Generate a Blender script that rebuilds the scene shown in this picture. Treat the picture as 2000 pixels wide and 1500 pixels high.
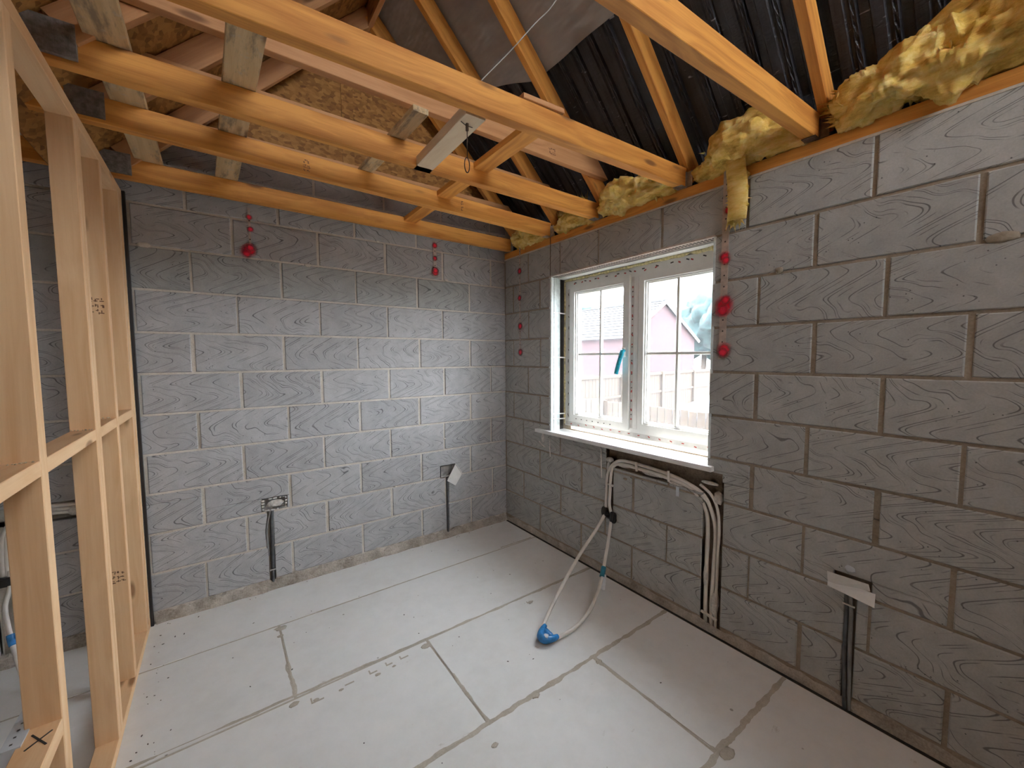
import bpy, bmesh, math, random
from mathutils import Vector, Matrix, noise

random.seed(7)
SC = bpy.context.scene
COL = SC.collection
for o in list(bpy.data.objects):
    bpy.data.objects.remove(o)

# ------------------------------------------------------------------ camera
YAW, PITCH, ROLL = 0.6301, -0.0673, -0.0050
cam_d = bpy.data.cameras.new('camera')
cam_d.sensor_width = 36.0
cam_d.lens = 784.74 * 36.0 / 2000.0
cam_d.clip_start = 0.02
cam_d.clip_end = 500
cam = bpy.data.objects.new('camera', cam_d)
COL.objects.link(cam)
fwd = Vector((math.sin(YAW) * math.cos(PITCH), math.cos(YAW) * math.cos(PITCH), math.sin(PITCH)))
rt = Vector((math.cos(YAW), -math.sin(YAW), 0))
up = rt.cross(fwd)
c_, s_ = math.cos(ROLL), math.sin(ROLL)
rt2 = c_ * rt + s_ * up
up2 = -s_ * rt + c_ * up
m = Matrix((rt2, up2, -fwd)).transposed().to_4x4()
m.translation = Vector((-2.0579, -2.9238, 1.4777))
cam.matrix_world = m
SC.camera = cam

# ------------------------------------------------------------------ world, sun, exposure
SC.view_settings.view_transform = 'Standard'
SC.view_settings.look = 'None'
SC.view_settings.gamma = 1.0
SC.view_settings.use_curve_mapping = False
SC.view_settings.exposure = 2.05
w = bpy.data.worlds.new('world')
SC.world = w
w.use_nodes = True
bg = w.node_tree.nodes['Background']
bg.inputs[0].default_value = (0.90, 0.95, 1.0, 1)
bg.inputs[1].default_value = 5.2
sun_d = bpy.data.lights.new('sun', 'SUN')
sun_d.energy = 7.0
sun_d.angle = math.radians(1.0)
sun_d.color = (1.0, 0.95, 0.86)
sun = bpy.data.objects.new('sun', sun_d)
COL.objects.link(sun)
EL, AZ = math.radians(66.5), math.radians(28)
sd = Vector((math.cos(EL) * math.cos(AZ), math.cos(EL) * math.sin(AZ), math.sin(EL)))
sun.rotation_euler = sd.to_track_quat('Z', 'Y').to_euler()
sun.location = sd * 20


# ------------------------------------------------------------------ material helpers
class NT:
    def __init__(s, name):
        s.mat = bpy.data.materials.new(name)
        s.mat.use_nodes = True
        s.t = s.mat.node_tree
        s.t.nodes.clear()
        s.out = s.t.nodes.new('ShaderNodeOutputMaterial')

    def n(s, typ, props=None, **inp):
        nd = s.t.nodes.new(typ)
        for k, v in (props or {}).items():
            setattr(nd, k, v)
        for k, v in inp.items():
            key = int(k[1:]) if k[0] == 'i' and k[1:].isdigit() else k.replace('_', ' ')
            s.set(nd.inputs[key], v)
        return nd

    def set(s, sock, v):
        if isinstance(v, bpy.types.NodeSocket):
            s.t.links.new(v, sock)
        elif isinstance(v, bpy.types.Node):
            s.t.links.new(v.outputs[0], sock)
        else:
            if sock.type == 'RGBA' and len(v) == 3:
                v = (*v, 1)
            sock.default_value = v

    def math(s, op, a, b=0.0, c=None):
        nd = s.n('ShaderNodeMath', {'operation': op}, i0=a, i1=b)
        if c is not None:
            s.set(nd.inputs[2], c)
        return nd.outputs[0]

    def vmath(s, op, a, b):
        return s.n('ShaderNodeVectorMath', {'operation': op}, i0=a, i1=b).outputs[0]

    def mix(s, f, a, b, mode='MIX'):
        nd = s.n('ShaderNodeMix', {'data_type': 'RGBA', 'blend_type': mode})
        s.set(nd.inputs[0], f)
        s.set(nd.inputs[6], a)
        s.set(nd.inputs[7], b)
        return nd.outputs[2]

    def ramp(s, f, stops):
        nd = s.n('ShaderNodeValToRGB')
        e = nd.color_ramp.elements
        while len(e) < len(stops):
            e.new(0.5)
        for i, (p, c) in enumerate(stops):
            e[i].position = p
            e[i].color = (*c, 1) if len(c) == 3 else c
        s.set(nd.inputs[0], f)
        return nd.outputs[0]

    def sstep(s, v, a, b):
        nd = s.n('ShaderNodeMapRange', {'interpolation_type': 'SMOOTHSTEP'}, i0=v, i1=a, i2=b)
        return nd.outputs[0]

    def noise(s, vec, scale, detail=4.0, rough=0.55):
        return s.n('ShaderNodeTexNoise', None, Vector=vec, Scale=scale, Detail=detail, Roughness=rough).outputs[0]

    def coords(s, rnd=True):
        tc = s.n('ShaderNodeTexCoord').outputs['Object']
        if not rnd:
            return tc
        oi = s.n('ShaderNodeObjectInfo').outputs['Random']
        k = s.n('ShaderNodeCombineXYZ', None, X=s.math('MULTIPLY', oi, 37.0), Y=s.math('MULTIPLY', oi, 19.0), Z=s.math('MULTIPLY', oi, 53.0)).outputs[0]
        return s.vmath('ADD', tc, k)

    def bsdf(s, color, rough=0.8, metal=0.0, bump=None, bump_str=0.3, bump_dist=0.01, **kw):
        b = s.n('ShaderNodeBsdfPrincipled', None, Base_Color=color, Roughness=rough, Metallic=metal)
        for k, v in kw.items():
            s.set(b.inputs[k.replace('_', ' ')], v)
        if bump is not None:
            bp = s.n('ShaderNodeBump', None, Strength=bump_str, Distance=bump_dist, Height=bump)
            s.set(b.inputs['Normal'], bp)
        s.set(s.out.inputs[0], b)
        return b


def plain(name, color, rough=0.6, metal=0.0, var=0.08, scale=20.0, bump=0.0, **kw):
    t = NT(name)
    v = t.coords()
    nz = t.noise(v, scale, 3.0)
    dark = tuple(c * (1 - var * 2.2) for c in color)
    lite = tuple(min(1, c * (1 + var)) for c in color)
    col = t.ramp(nz, [(0.3, dark), (0.7, lite)])
    t.bsdf(col, rough, metal, bump=nz if bump else None, bump_str=bump, **kw)
    return t.mat


def wood_mat(name, light, dark, knot=(0.16, 0.06, 0.02), rings=5.0, weather=0.0, rough=0.62, contrast=1.0):
    t = NT(name)
    v = t.coords()
    # wavy offset so that the grain meanders along the length (local X)
    lo = t.n('ShaderNodeMapping', None, Vector=v, Scale=(1.3, 5.0, 5.0)).outputs[0]
    wob = t.noise(lo, 1.0, 2.0)
    g = t.n('ShaderNodeMapping', None, Vector=v, Scale=(0.9, 26.0, 26.0)).outputs[0]
    g2 = t.vmath('ADD', g, t.n('ShaderNodeCombineXYZ', None, X=0.0, Y=t.math('MULTIPLY', wob, 5.0), Z=t.math('MULTIPLY', wob, 4.0)).outputs[0])
    band = t.noise(g2, rings * 0.22, 3.0, 0.5)
    fine = t.noise(t.n('ShaderNodeMapping', None, Vector=v, Scale=(6.0, 220.0, 220.0)).outputs[0], 1.0, 2.0)
    f = t.math('ADD', t.math('MULTIPLY', band, 0.8), t.math('MULTIPLY', fine, 0.2))
    col = t.ramp(f, [(0.5 - 0.18 / contrast, dark), (0.5 + 0.12 / contrast, light)])
    # knots
    kv = t.n('ShaderNodeMapping', None, Vector=v, Scale=(2.6, 9.0, 9.0)).outputs[0]
    vo = t.n('ShaderNodeTexVoronoi', None, Vector=kv, Scale=1.0, Randomness=1.0).outputs['Distance']
    kn = t.sstep(vo, 0.16, 0.06)
    col = t.mix(t.math('MULTIPLY', kn, 0.8), col, knot)
    if weather:
        st = t.noise(t.n('ShaderNodeMapping', None, Vector=v, Scale=(3.0, 14.0, 14.0)).outputs[0], 1.6, 5.0, 0.7)
        col = t.mix(t.math('MULTIPLY', t.sstep(st, 0.48, 0.68), weather), col, (0.16, 0.13, 0.10))
        col = t.mix(t.math('MULTIPLY', t.sstep(t.noise(v, 30.0, 4.0), 0.55, 0.7), weather * 0.6), col, (0.55, 0.48, 0.38))
    t.bsdf(col, rough, bump=f, bump_str=0.15, bump_dist=0.004)
    return t.mat


def block_mat():
    t = NT('concrete_block')
    oi = t.n('ShaderNodeObjectInfo')
    rnd, ocol = oi.outputs['Random'], oi.outputs['Color']
    tc = t.n('ShaderNodeTexCoord').outputs['Object']
    v = t.coords()
    sx = t.n('ShaderNodeSeparateXYZ', None, i0=tc)
    X, Z = sx.outputs[0], sx.outputs[2]
    lo = t.noise(v, 4.5, 2.0)
    mid = t.noise(v, 14.0, 3.0)
    # drag marks: nested chevron-like curves across each block face
    k = t.math('ADD', 22.0, t.math('MULTIPLY', t.math('FRACT', t.math('MULTIPLY', rnd, 7.13)), 16.0))
    ph = t.math('ADD', t.math('MULTIPLY', Z, k), t.math('MULTIPLY', rnd, 44.0))
    ph = t.math('ADD', ph, t.math('MULTIPLY', lo, 3.0))
    tri = t.math('ARCSINE', t.math('MULTIPLY', t.math('SINE', ph), 0.93))
    p = t.math('ADD', t.math('MULTIPLY', X, 11.0), t.math('MULTIPLY', tri, 0.85))
    p = t.math('ADD', p, t.math('MULTIPLY', lo, 2.6))
    fr = t.math('FRACT', p)
    l1 = t.sstep(t.math('ABSOLUTE', t.math('SUBTRACT', fr, 0.40)), 0.046, 0.016)
    l2 = t.sstep(t.math('ABSOLUTE', t.math('SUBTRACT', fr, 0.60)), 0.040, 0.012)
    l3 = t.sstep(t.math('ABSOLUTE', t.math('SUBTRACT', fr, 0.92)), 0.035, 0.01)
    m1 = t.sstep(t.noise(v, 8.0, 2.0), 0.42, 0.54)
    m2 = t.sstep(t.noise(t.vmath('ADD', v, (5, 3, 1)), 7.5, 2.0), 0.44, 0.56)
    m3 = t.sstep(t.noise(t.vmath('ADD', v, (15, 8, 9)), 9.0, 2.0), 0.54, 0.62)
    ln = t.math('MAXIMUM', t.math('MULTIPLY', l1, m1), t.math('MAXIMUM', t.math('MULTIPLY', l2, m2), t.math('MULTIPLY', l3, m3)))
    grit = t.noise(v, 160.0, 2.0, 0.6)
    pit = t.n('ShaderNodeTexVoronoi', None, Vector=v, Scale=42.0).outputs['Distance']
    pitm = t.math('MULTIPLY', t.sstep(pit, 0.13, 0.06), t.sstep(t.noise(v, 9.0, 1.0), 0.53, 0.58))
    base = t.ramp(t.math('ADD', t.math('MULTIPLY', mid, 0.6), t.math('MULTIPLY', grit, 0.4)), [(0.3, (0.365, 0.362, 0.365)), (0.72, (0.505, 0.503, 0.508))])
    tone = t.math('ADD', 0.94, t.math('MULTIPLY', rnd, 0.12))
    base = t.mix(1.0, base, t.n('ShaderNodeCombineColor', None, Red=tone, Green=tone, Blue=tone).outputs[0], 'MULTIPLY')
    base = t.mix(1.0, base, ocol, 'MULTIPLY')
    # dark drag marks over the base colour
    col = t.mix(t.math('MULTIPLY', ln, 0.72), base, (0.075, 0.072, 0.075))
    col = t.mix(t.math('MULTIPLY', pitm, 0.8), col, (0.03, 0.03, 0.03))
    h = t.math('SUBTRACT', t.math('MULTIPLY', grit, 0.25), t.math('MULTIPLY', ln, 0.6))
    t.bsdf(col, 0.88, bump=h, bump_str=0.3, bump_dist=0.003)
    return t.mat


def mortar_mat(name='mortar', a=(0.50, 0.455, 0.385), b=(0.72, 0.675, 0.60), rough_bump=0.6):
    t = NT(name)
    tc = t.n('ShaderNodeTexCoord').outputs['Object']
    nz = t.noise(tc, 9.0, 6.0, 0.65)
    gr = t.noise(tc, 120.0, 2.0)
    col = t.ramp(t.math('ADD', t.math('MULTIPLY', nz, 0.7), t.math('MULTIPLY', gr, 0.3)), [(0.32, a), (0.68, b)])
    t.bsdf(col, 0.92, bump=t.math('ADD', nz, t.math('MULTIPLY', gr, 0.4)), bump_str=rough_bump, bump_dist=0.006)
    return t.mat


def osb_mat():
    t = NT('osb')
    tc = t.coords()
    vo = t.n('ShaderNodeTexVoronoi', None, Vector=t.n('ShaderNodeMapping', None, Vector=tc, Scale=(34.0, 34.0, 60.0), Rotation=(0.3, 0.5, 0.7)).outputs[0], Scale=1.0)
    hue = t.n('ShaderNodeSeparateColor', None, i0=vo.outputs['Color']).outputs[0]
    nz = t.noise(tc, 30.0, 4.0)
    col = t.ramp(t.math('ADD', t.math('MULTIPLY', hue, 0.6), t.math('MULTIPLY', nz, 0.4)), [(0.15, (0.20, 0.080, 0.016)), (0.5, (0.37, 0.165, 0.038)), (0.85, (0.50, 0.25, 0.065))])
    t.bsdf(col, 0.7, bump=hue, bump_str=0.2, bump_dist=0.003)
    return t.mat


def foamboard_mat():
    t = NT('floor_board')
    v = t.coords()
    a = t.noise(v, 2.2, 5.0, 0.6)
    b = t.noise(v, 14.0, 4.0, 0.65)
    f = t.math('ADD', t.math('MULTIPLY', a, 0.6), t.math('MULTIPLY', b, 0.4))
    col = t.ramp(f, [(0.3, (0.70, 0.69, 0.665)), (0.5, (0.77, 0.765, 0.745)), (0.7, (0.82, 0.815, 0.80))])
    # scuffs and smears of adhesive
    sm = t.sstep(t.noise(t.n('ShaderNodeMapping', None, Vector=v, Scale=(3.0, 7.0, 1.0), Rotation=(0, 0, 0.6)).outputs[0], 2.0, 6.0, 0.7), 0.66, 0.74)
    col = t.mix(t.math('MULTIPLY', sm, 0.5), col, (0.40, 0.36, 0.29))
    vo = t.n('ShaderNodeTexVoronoi', None, Vector=v, Scale=5.0).outputs['Distance']
    col = t.mix(t.math('MULTIPLY', t.sstep(vo, 0.04, 0.025), 0.7), col, (0.22, 0.19, 0.15))
    t.bsdf(col, t.math('ADD', 0.42, t.math('MULTIPLY', b, 0.25)), bump=f, bump_str=0.08, bump_dist=0.004)
    return t.mat


def wool_mat(name='glass_wool'):
    t = NT(name)
    v = t.coords()
    st = t.noise(t.n('ShaderNodeMapping', None, Vector=v, Scale=(18.0, 6.0, 26.0), Rotation=(0.4, 0.2, 0.5)).outputs[0], 1.5, 6.0, 0.7)
    nz = t.noise(v, 7.0, 3.0)
    f = t.math('ADD', t.math('MULTIPLY', st, 0.6), t.math('MULTIPLY', nz, 0.4))
    col = t.ramp(f, [(0.32, (0.42, 0.22, 0.03)), (0.47, (0.78, 0.52, 0.12)), (0.60, (0.90, 0.70, 0.28)), (0.74, (0.93, 0.82, 0.50))])
    t.bsdf(col, 0.95, bump=t.math('ADD', st, t.math('MULTIPLY', t.noise(v, 60.0, 4.0, 0.7), 0.6)), bump_str=0.7, bump_dist=0.007, Subsurface_Weight=0.15, Subsurface_Scale=0.02)
    return t.mat


def black_sheet_mat():
    t = NT('black_roof_sheet')
    v = t.coords(False)
    nz = t.noise(v, 9.0, 5.0, 0.7)
    st = t.noise(t.n('ShaderNodeMapping', None, Vector=v, Scale=(4.0, 60.0, 4.0), Rotation=(0, 0, 0)).outputs[0], 1.0, 3.0)
    col = t.ramp(t.math('ADD', t.math('MULTIPLY', nz, 0.5), t.math('MULTIPLY', st, 0.5)), [(0.35, (0.008, 0.008, 0.011)), (0.7, (0.05, 0.05, 0.06))])
    cr = t.noise(t.n('ShaderNodeMapping', None, Vector=v, Scale=(60.0, 12.0, 60.0)).outputs[0], 1.0, 2.0)
    fl = t.math('MULTIPLY', t.sstep(cr, 0.66, 0.74), t.sstep(t.noise(v, 5.0, 2.0), 0.50, 0.60))
    col = t.mix(fl, col, (0.35, 0.35, 0.38))
    t.bsdf(col, t.math('ADD', 0.25, t.math('MULTIPLY', nz, 0.35)), bump=t.math('ADD', nz, t.math('MULTIPLY', cr, 0.5)), bump_str=0.7, bump_dist=0.01)
    return t.mat


def membrane_mat():
    t = NT('grey_membrane')
    v = t.coords(False)
    nz = t.noise(v, 3.0, 4.0, 0.6)
    col = t.ramp(nz, [(0.3, (0.30, 0.28, 0.26)), (0.7, (0.44, 0.42, 0.395))])
    wr = t.noise(t.n('ShaderNodeMapping', None, Vector=v, Scale=(7.0, 2.2, 7.0), Rotation=(0.0, 0.0, 0.5)).outputs[0], 1.0, 3.0, 0.5)
    t.bsdf(col, 0.42, bump=wr, bump_str=0.8, bump_dist=0.05)
    return t.mat


def glass_mat():
    # glazing under a dusty translucent protective film
    t = NT('filmed_glass')
    v = t.coords(False)
    mesh = t.noise(t.n('ShaderNodeMapping', None, Vector=v, Scale=(1, 110.0, 60.0)).outputs[0], 1.0, 2.0)
    tr = t.n('ShaderNodeBsdfTransparent', None, Color=(0.97, 0.985, 1.0))
    tl = t.n('ShaderNodeBsdfTranslucent', None, Color=(0.85, 0.92, 1.0))
    gl = t.n('ShaderNodeBsdfGlossy', None, Color=(0.9, 0.95, 1.0), Roughness=0.05)
    a = t.n('ShaderNodeMixShader', None, i0=t.math('ADD', 0.004, t.math('MULTIPLY', mesh, 0.02)), i1=tr, i2=tl)
    b = t.n('ShaderNodeMixShader', None, i0=0.04, i1=a, i2=gl)
    t.set(t.out.inputs[0], b)
    return t.mat


def spray_mat(name, color, soft=0.6):
    t = NT(name)
    tc = t.n('ShaderNodeTexCoord').outputs['Object']
    ln = t.n('ShaderNodeVectorMath', {'operation': 'LENGTH'}, i0=tc).outputs['Value']
    oi = t.coords()
    nz = t.noise(oi, 60.0, 3.0, 0.7)
    r = t.math('ADD', t.math('MULTIPLY', ln, 1.0), t.math('MULTIPLY', t.math('SUBTRACT', nz, 0.5), 0.014))
    gr = t.n('ShaderNodeTexWhiteNoise', None, Vector=t.vmath('SNAP', oi, (0.0016, 0.0016, 0.0016))).outputs[0]
    a = t.math('MULTIPLY', t.sstep(r, 0.036, 0.004), t.math('ADD', 0.75, t.math('MULTIPLY', gr, 0.35)))
    b = t.n('ShaderNodeBsdfPrincipled', None, Base_Color=color, Roughness=0.6)
    tr = t.n('ShaderNodeBsdfTransparent')
    t.set(t.out.inputs[0], t.n('ShaderNodeMixShader', None, i0=a, i1=tr, i2=b))
    return t.mat


V = Vector
M = {}
M['block'] = block_mat()
M['mortar'] = mortar_mat()
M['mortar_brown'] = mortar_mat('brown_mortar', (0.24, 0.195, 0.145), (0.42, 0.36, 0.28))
M['chase'] = mortar_mat('chase_dirt', (0.09, 0.065, 0.045), (0.34, 0.27, 0.20), 1.0)
M['rubble'] = mortar_mat('rough_mortar', (0.22, 0.19, 0.15), (0.62, 0.56, 0.49), 1.0)
M['joist'] = wood_mat('joist_timber', (0.82, 0.375, 0.078), (0.58, 0.22, 0.036), contrast=1.35)
M['tie'] = wood_mat('tie_timber', (0.66, 0.34, 0.15), (0.50, 0.23, 0.085))
M['pale'] = wood_mat('stud_timber', (0.90, 0.60, 0.34), (0.80, 0.475, 0.235), knot=(0.30, 0.12, 0.04))
M['nogwhite'] = wood_mat('pale_noggin_timber', (0.86, 0.70, 0.50), (0.76, 0.56, 0.36), knot=(0.62, 0.42, 0.24))
M['board'] = wood_mat('weathered_board', (0.70, 0.52, 0.29), (0.55, 0.37, 0.18), weather=0.75)
M['osb'] = osb_mat()
M['floorboard'] = foamboard_mat()
M['glue'] = mortar_mat('adhesive', (0.40, 0.36, 0.29), (0.58, 0.53, 0.45), 0.5)
M['wool'] = wool_mat()
M['black'] = black_sheet_mat()
M['membrane'] = membrane_mat()
M['glass'] = glass_mat()
M['upvc'] = plain('white_upvc', (0.82, 0.82, 0.80), 0.35, var=0.02)
M['sill'] = plain('white_sill', (0.84, 0.85, 0.84), 0.45, var=0.03)
M['film'] = plain('frame_tape', (0.66, 0.64, 0.62), 0.4, var=0.08)
M['redmark'] = plain('red_print', (0.45, 0.05, 0.04), 0.6)
M['darkmark'] = plain('dark_print', (0.06, 0.055, 0.05), 0.7)
M['foamy'] = plain('yellow_foam', (0.78, 0.68, 0.36), 0.9, var=0.2, scale=60, bump=0.6)
M['closer'] = plain('cavity_closer', (0.72, 0.80, 0.80), 0.55, var=0.08, scale=40, bump=0.3)
M['galv'] = plain('galvanised_steel', (0.46, 0.45, 0.43), 0.42, metal=0.75, var=0.2, scale=30)
M['nailplate'] = plain('nail_plate', (0.30, 0.28, 0.26), 0.6, metal=0.25, var=0.2, scale=60)
M['strap'] = plain('strap_steel', (0.58, 0.50, 0.44), 0.5, metal=0.4, var=0.12, scale=30)
M['rust'] = plain('brown_steel', (0.16, 0.11, 0.08), 0.6, metal=0.5, var=0.25, scale=60)
M['red'] = spray_mat('red_spray', (0.80, 0.03, 0.075))
M['pipe'] = plain('white_pipe', (0.78, 0.73, 0.67), 0.45, var=0.05)
M['plaster'] = plain('white_plaster', (0.70, 0.66, 0.61), 0.85, var=0.12, scale=60, bump=0.5)
M['blackplastic'] = plain('black_plastic', (0.015, 0.015, 0.016), 0.4, var=0.1)
M['bluetape'] = plain('blue_tape', (0.04, 0.27, 0.66), 0.18, var=0.15, scale=40)
M['tealtape'] = plain('teal_tape', (0.015, 0.20, 0.30), 0.45, var=0.15, scale=40)
M['cyantape'] = plain('cyan_tape', (0.02, 0.48, 0.66), 0.5, var=0.2, scale=60)
M['tag'] = plain('pale_tag', (0.62, 0.66, 0.70), 0.4, var=0.05)
M['conduit'] = plain('grey_conduit', (0.10, 0.105, 0.11), 0.4, var=0.2, scale=30)
M['cable'] = plain('grey_cable', (0.22, 0.22, 0.22), 0.45, var=0.1)
M['whitecard'] = plain('white_card', (0.80, 0.80, 0.78), 0.55, var=0.03)
M['dark'] = plain('dark_filler', (0.025, 0.022, 0.02), 0.9, var=0.2)  # near-black standing in for shade in gaps; also on hidden filler
M['wire'] = plain('thin_wire', (0.45, 0.44, 0.43), 0.5, var=0.05)
M['debris'] = plain('debris', (0.12, 0.10, 0.085), 0.9, var=0.3)
M['ink'] = plain('stamp_ink', (0.22, 0.10, 0.05), 0.9, var=0.1)
M['pencil'] = plain('pencil', (0.05, 0.04, 0.035), 0.9, var=0.1)
M['dust'] = plain('sawdust', (0.72, 0.55, 0.36), 0.9, var=0.2)


# ------------------------------------------------------------------ mesh helpers
def new_obj(name, bm, mat, parent=None, mw=None, smooth=False):
    me = bpy.data.meshes.new(name)
    bmesh.ops.recalc_face_normals(bm, faces=bm.faces)
    bm.to_mesh(me)
    bm.free()
    if smooth:
        for p in me.polygons:
            p.use_smooth = True
    return link(name, me, mat, parent, mw)


def link(name, me, mat, parent=None, mw=None):
    if mat is not None and not me.materials:
        me.materials.append(M[mat] if isinstance(mat, str) else mat)
    o = bpy.data.objects.new(name, me)
    COL.objects.link(o)
    if mw is not None:
        o.matrix_basis = mw
    if parent is not None:
        o.parent = parent
        o.matrix_parent_inverse = world(parent).inverted()
    return o


def world(o):
    mm = o.matrix_basis.copy()
    while o.parent is not None:
        mm = o.parent.matrix_basis @ o.matrix_parent_inverse @ mm if False else (o.matrix_parent_inverse @ mm)
        p = o.parent
        mm = p.matrix_basis @ mm
        o = p
    return mm


def thing(name, label, cat, loc=(0, 0, 0), group=None):
    o = bpy.data.objects.new(name, None)
    COL.objects.link(o)
    o.location = loc
    o.matrix_basis = Matrix.Translation(loc)
    return tag(o, label, cat, group)


def tag(o, label, cat, group=None):
    o['label'] = label
    o['category'] = cat
    if group:
        o['group'] = group
    return o


def structure(o, label, cat):
    o['kind'] = 'structure'
    o['label'] = label
    o['category'] = cat
    return o


def add_box(bm, lo, hi):
    vs = [bm.verts.new((x, y, z)) for x in (lo[0], hi[0]) for y in (lo[1], hi[1]) for z in (lo[2], hi[2])]
    for f in ((0, 1, 3, 2), (4, 6, 7, 5), (0, 4, 5, 1), (2, 3, 7, 6), (0, 2, 6, 4), (1, 5, 7, 3)):
        bm.faces.new([vs[i] for i in f])
    return vs


def box(name, lo, hi, mat, parent=None, chamfer=0.0):
    """axis-aligned box whose origin is its own centre"""
    c = (Vector(lo) + Vector(hi)) / 2
    bm = bmesh.new()
    add_box(bm, Vector(lo) - c, Vector(hi) - c)
    if chamfer:
        bmesh.ops.bevel(bm, geom=list(bm.edges), offset=chamfer, segments=1, affect='EDGES', profile=0.5)
    return new_obj(name, bm, mat, parent, Matrix.Translation(c))


def beam(name, p0, p1, wid, hgt, mat, parent=None, cut0=0.0, cut1=0.0, upv=(0, 0, 1), ch=0.0018):
    """timber from p0 to p1 (axis of the section's centre), wid across, hgt along up; cutN shears the end"""
    p0, p1 = Vector(p0), Vector(p1)
    L = (p1 - p0).length
    x = (p1 - p0).normalized()
    z = Vector(upv)
    z = (z - x * z.dot(x)).normalized()
    y = z.cross(x)
    mw = Matrix((x, y, z)).transposed().to_4x4()
    mw.translation = (p0 + p1) / 2
    a, b = wid / 2, hgt / 2
    sec = [(-a + ch, -b), (a - ch, -b), (a, -b + ch), (a, b - ch), (a - ch, b), (-a + ch, b), (-a, b - ch), (-a, -b + ch)]
    bm = bmesh.new()
    n = 4
    rings = []
    for i in range(n + 1):
        f = i / n
        r = []
        for (yy, zz) in sec:
            xx = -L / 2 + f * L
            xx += (1 - f) * cut0 * zz / b + f * cut1 * zz / b
            r.append(bm.verts.new((xx, yy, zz)))
        rings.append(r)
    for i in range(n):
        for j in range(8):
            k = (j + 1) % 8
            bm.faces.new((rings[i][j], rings[i][k], rings[i + 1][k], rings[i + 1][j]))
    bm.faces.new(rings[0][::-1])
    bm.faces.new(rings[-1])
    return new_obj(name, bm, mat, parent, mw)


def catmull(pts, sub=8):
    pts = [Vector(p) for p in pts]
    out = []
    for i in range(len(pts) - 1):
        p0 = pts[max(i - 1, 0)]
        p1, p2 = pts[i], pts[i + 1]
        p3 = pts[min(i + 2, len(pts) - 1)]
        for k in range(sub):
            t = k / sub
            out.append(0.5 * ((2 * p1) + (p2 - p0) * t + (2 * p0 - 5 * p1 + 4 * p2 - p3) * t * t + (3 * p1 - p0 - 3 * p2 + p3) * t ** 3))
    out.append(pts[-1])
    return out


def add_tube(bm, pts, r, seg=10, flat=1.0, rfun=None, cap=True):
    pts = [Vector(p) for p in pts]
    prev = None
    rings = []
    for i, p in enumerate(pts):
        d = (pts[min(i + 1, len(pts) - 1)] - pts[max(i - 1, 0)]).normalized()
        if prev is None:
            a = Vector((0, 0, 1)) if abs(d.z) < 0.9 else Vector((1, 0, 0))
            nrm = (a - d * a.dot(d)).normalized()
        else:
            nrm = (prev - d * prev.dot(d)).normalized()
        prev = nrm
        b = d.cross(nrm)
        rr = r if rfun is None else rfun(i / (len(pts) - 1))
        rings.append([bm.verts.new(p + nrm * (rr * math.cos(2 * math.pi * k / seg)) + b * (rr * flat * math.sin(2 * math.pi * k / seg))) for k in range(seg)])
    for i in range(len(rings) - 1):
        for k in range(seg):
            k2 = (k + 1) % seg
            bm.faces.new((rings[i][k], rings[i][k2], rings[i + 1][k2], rings[i + 1][k]))
    if cap:
        bm.faces.new(rings[0][::-1])
        bm.faces.new(rings[-1])


def tube(name, pts, r, mat, parent=None, seg=10, sub=8, smooth=True, flat=1.0, rfun=None):
    bm = bmesh.new()
    add_tube(bm, catmull(pts, sub) if sub else pts, r, seg, flat, rfun)
    return new_obj(name, bm, mat, parent, None, smooth)


def subtract(rects, hole):
    out = []
    a0, b0, a1, b1 = hole
    for (u0, v0, u1, v1) in rects:
        if a0 >= u1 or a1 <= u0 or b0 >= v1 or b1 <= v0:
            out.append((u0, v0, u1, v1))
            continue
        if v0 < b0:
            out.append((u0, v0, u1, b0))
        if b1 < v1:
            out.append((u0, b1, u1, v1))
        lo, hi = max(v0, b0), min(v1, b1)
        if u0 < a0:
            out.append((u0, lo, a0, hi))
        if a1 < u1:
            out.append((a1, lo, u1, hi))
    return [r for r in out if r[2] - r[0] > 0.006 and r[3] - r[1] > 0.006]


def slab_mesh(bm, rects, y0, y1, ch=0.0, shift=(0, 0)):
    """boxes in a wall's own frame: u = x, v = z, y from y0 (room side) to y1"""
    for (u0, v0, u1, v1) in rects:
        u0, u1, v0, v1 = u0 - shift[0], u1 - shift[0], v0 - shift[1], v1 - shift[1]
        if not ch:
            add_box(bm, (u0, y0, v0), (u1, y1, v1))
            continue
        f = [bm.verts.new(p) for p in ((u0 + ch, y0, v0 + ch), (u1 - ch, y0, v0 + ch), (u1 - ch, y0, v1 - ch), (u0 + ch, y0, v1 - ch))]
        g = [bm.verts.new(p) for p in ((u0, y0 + ch, v0), (u1, y0 + ch, v0), (u1, y0 + ch, v1), (u0, y0 + ch, v1))]
        h = [bm.verts.new(p) for p in ((u0, y1, v0), (u1, y1, v0), (u1, y1, v1), (u0, y1, v1))]
        bm.faces.new(f)
        for i in range(4):
            j = (i + 1) % 4
            bm.faces.new((f[i], f[j], g[j], g[i]))
            bm.faces.new((g[i], g[j], h[j], h[i]))


_cache = {}


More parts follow.
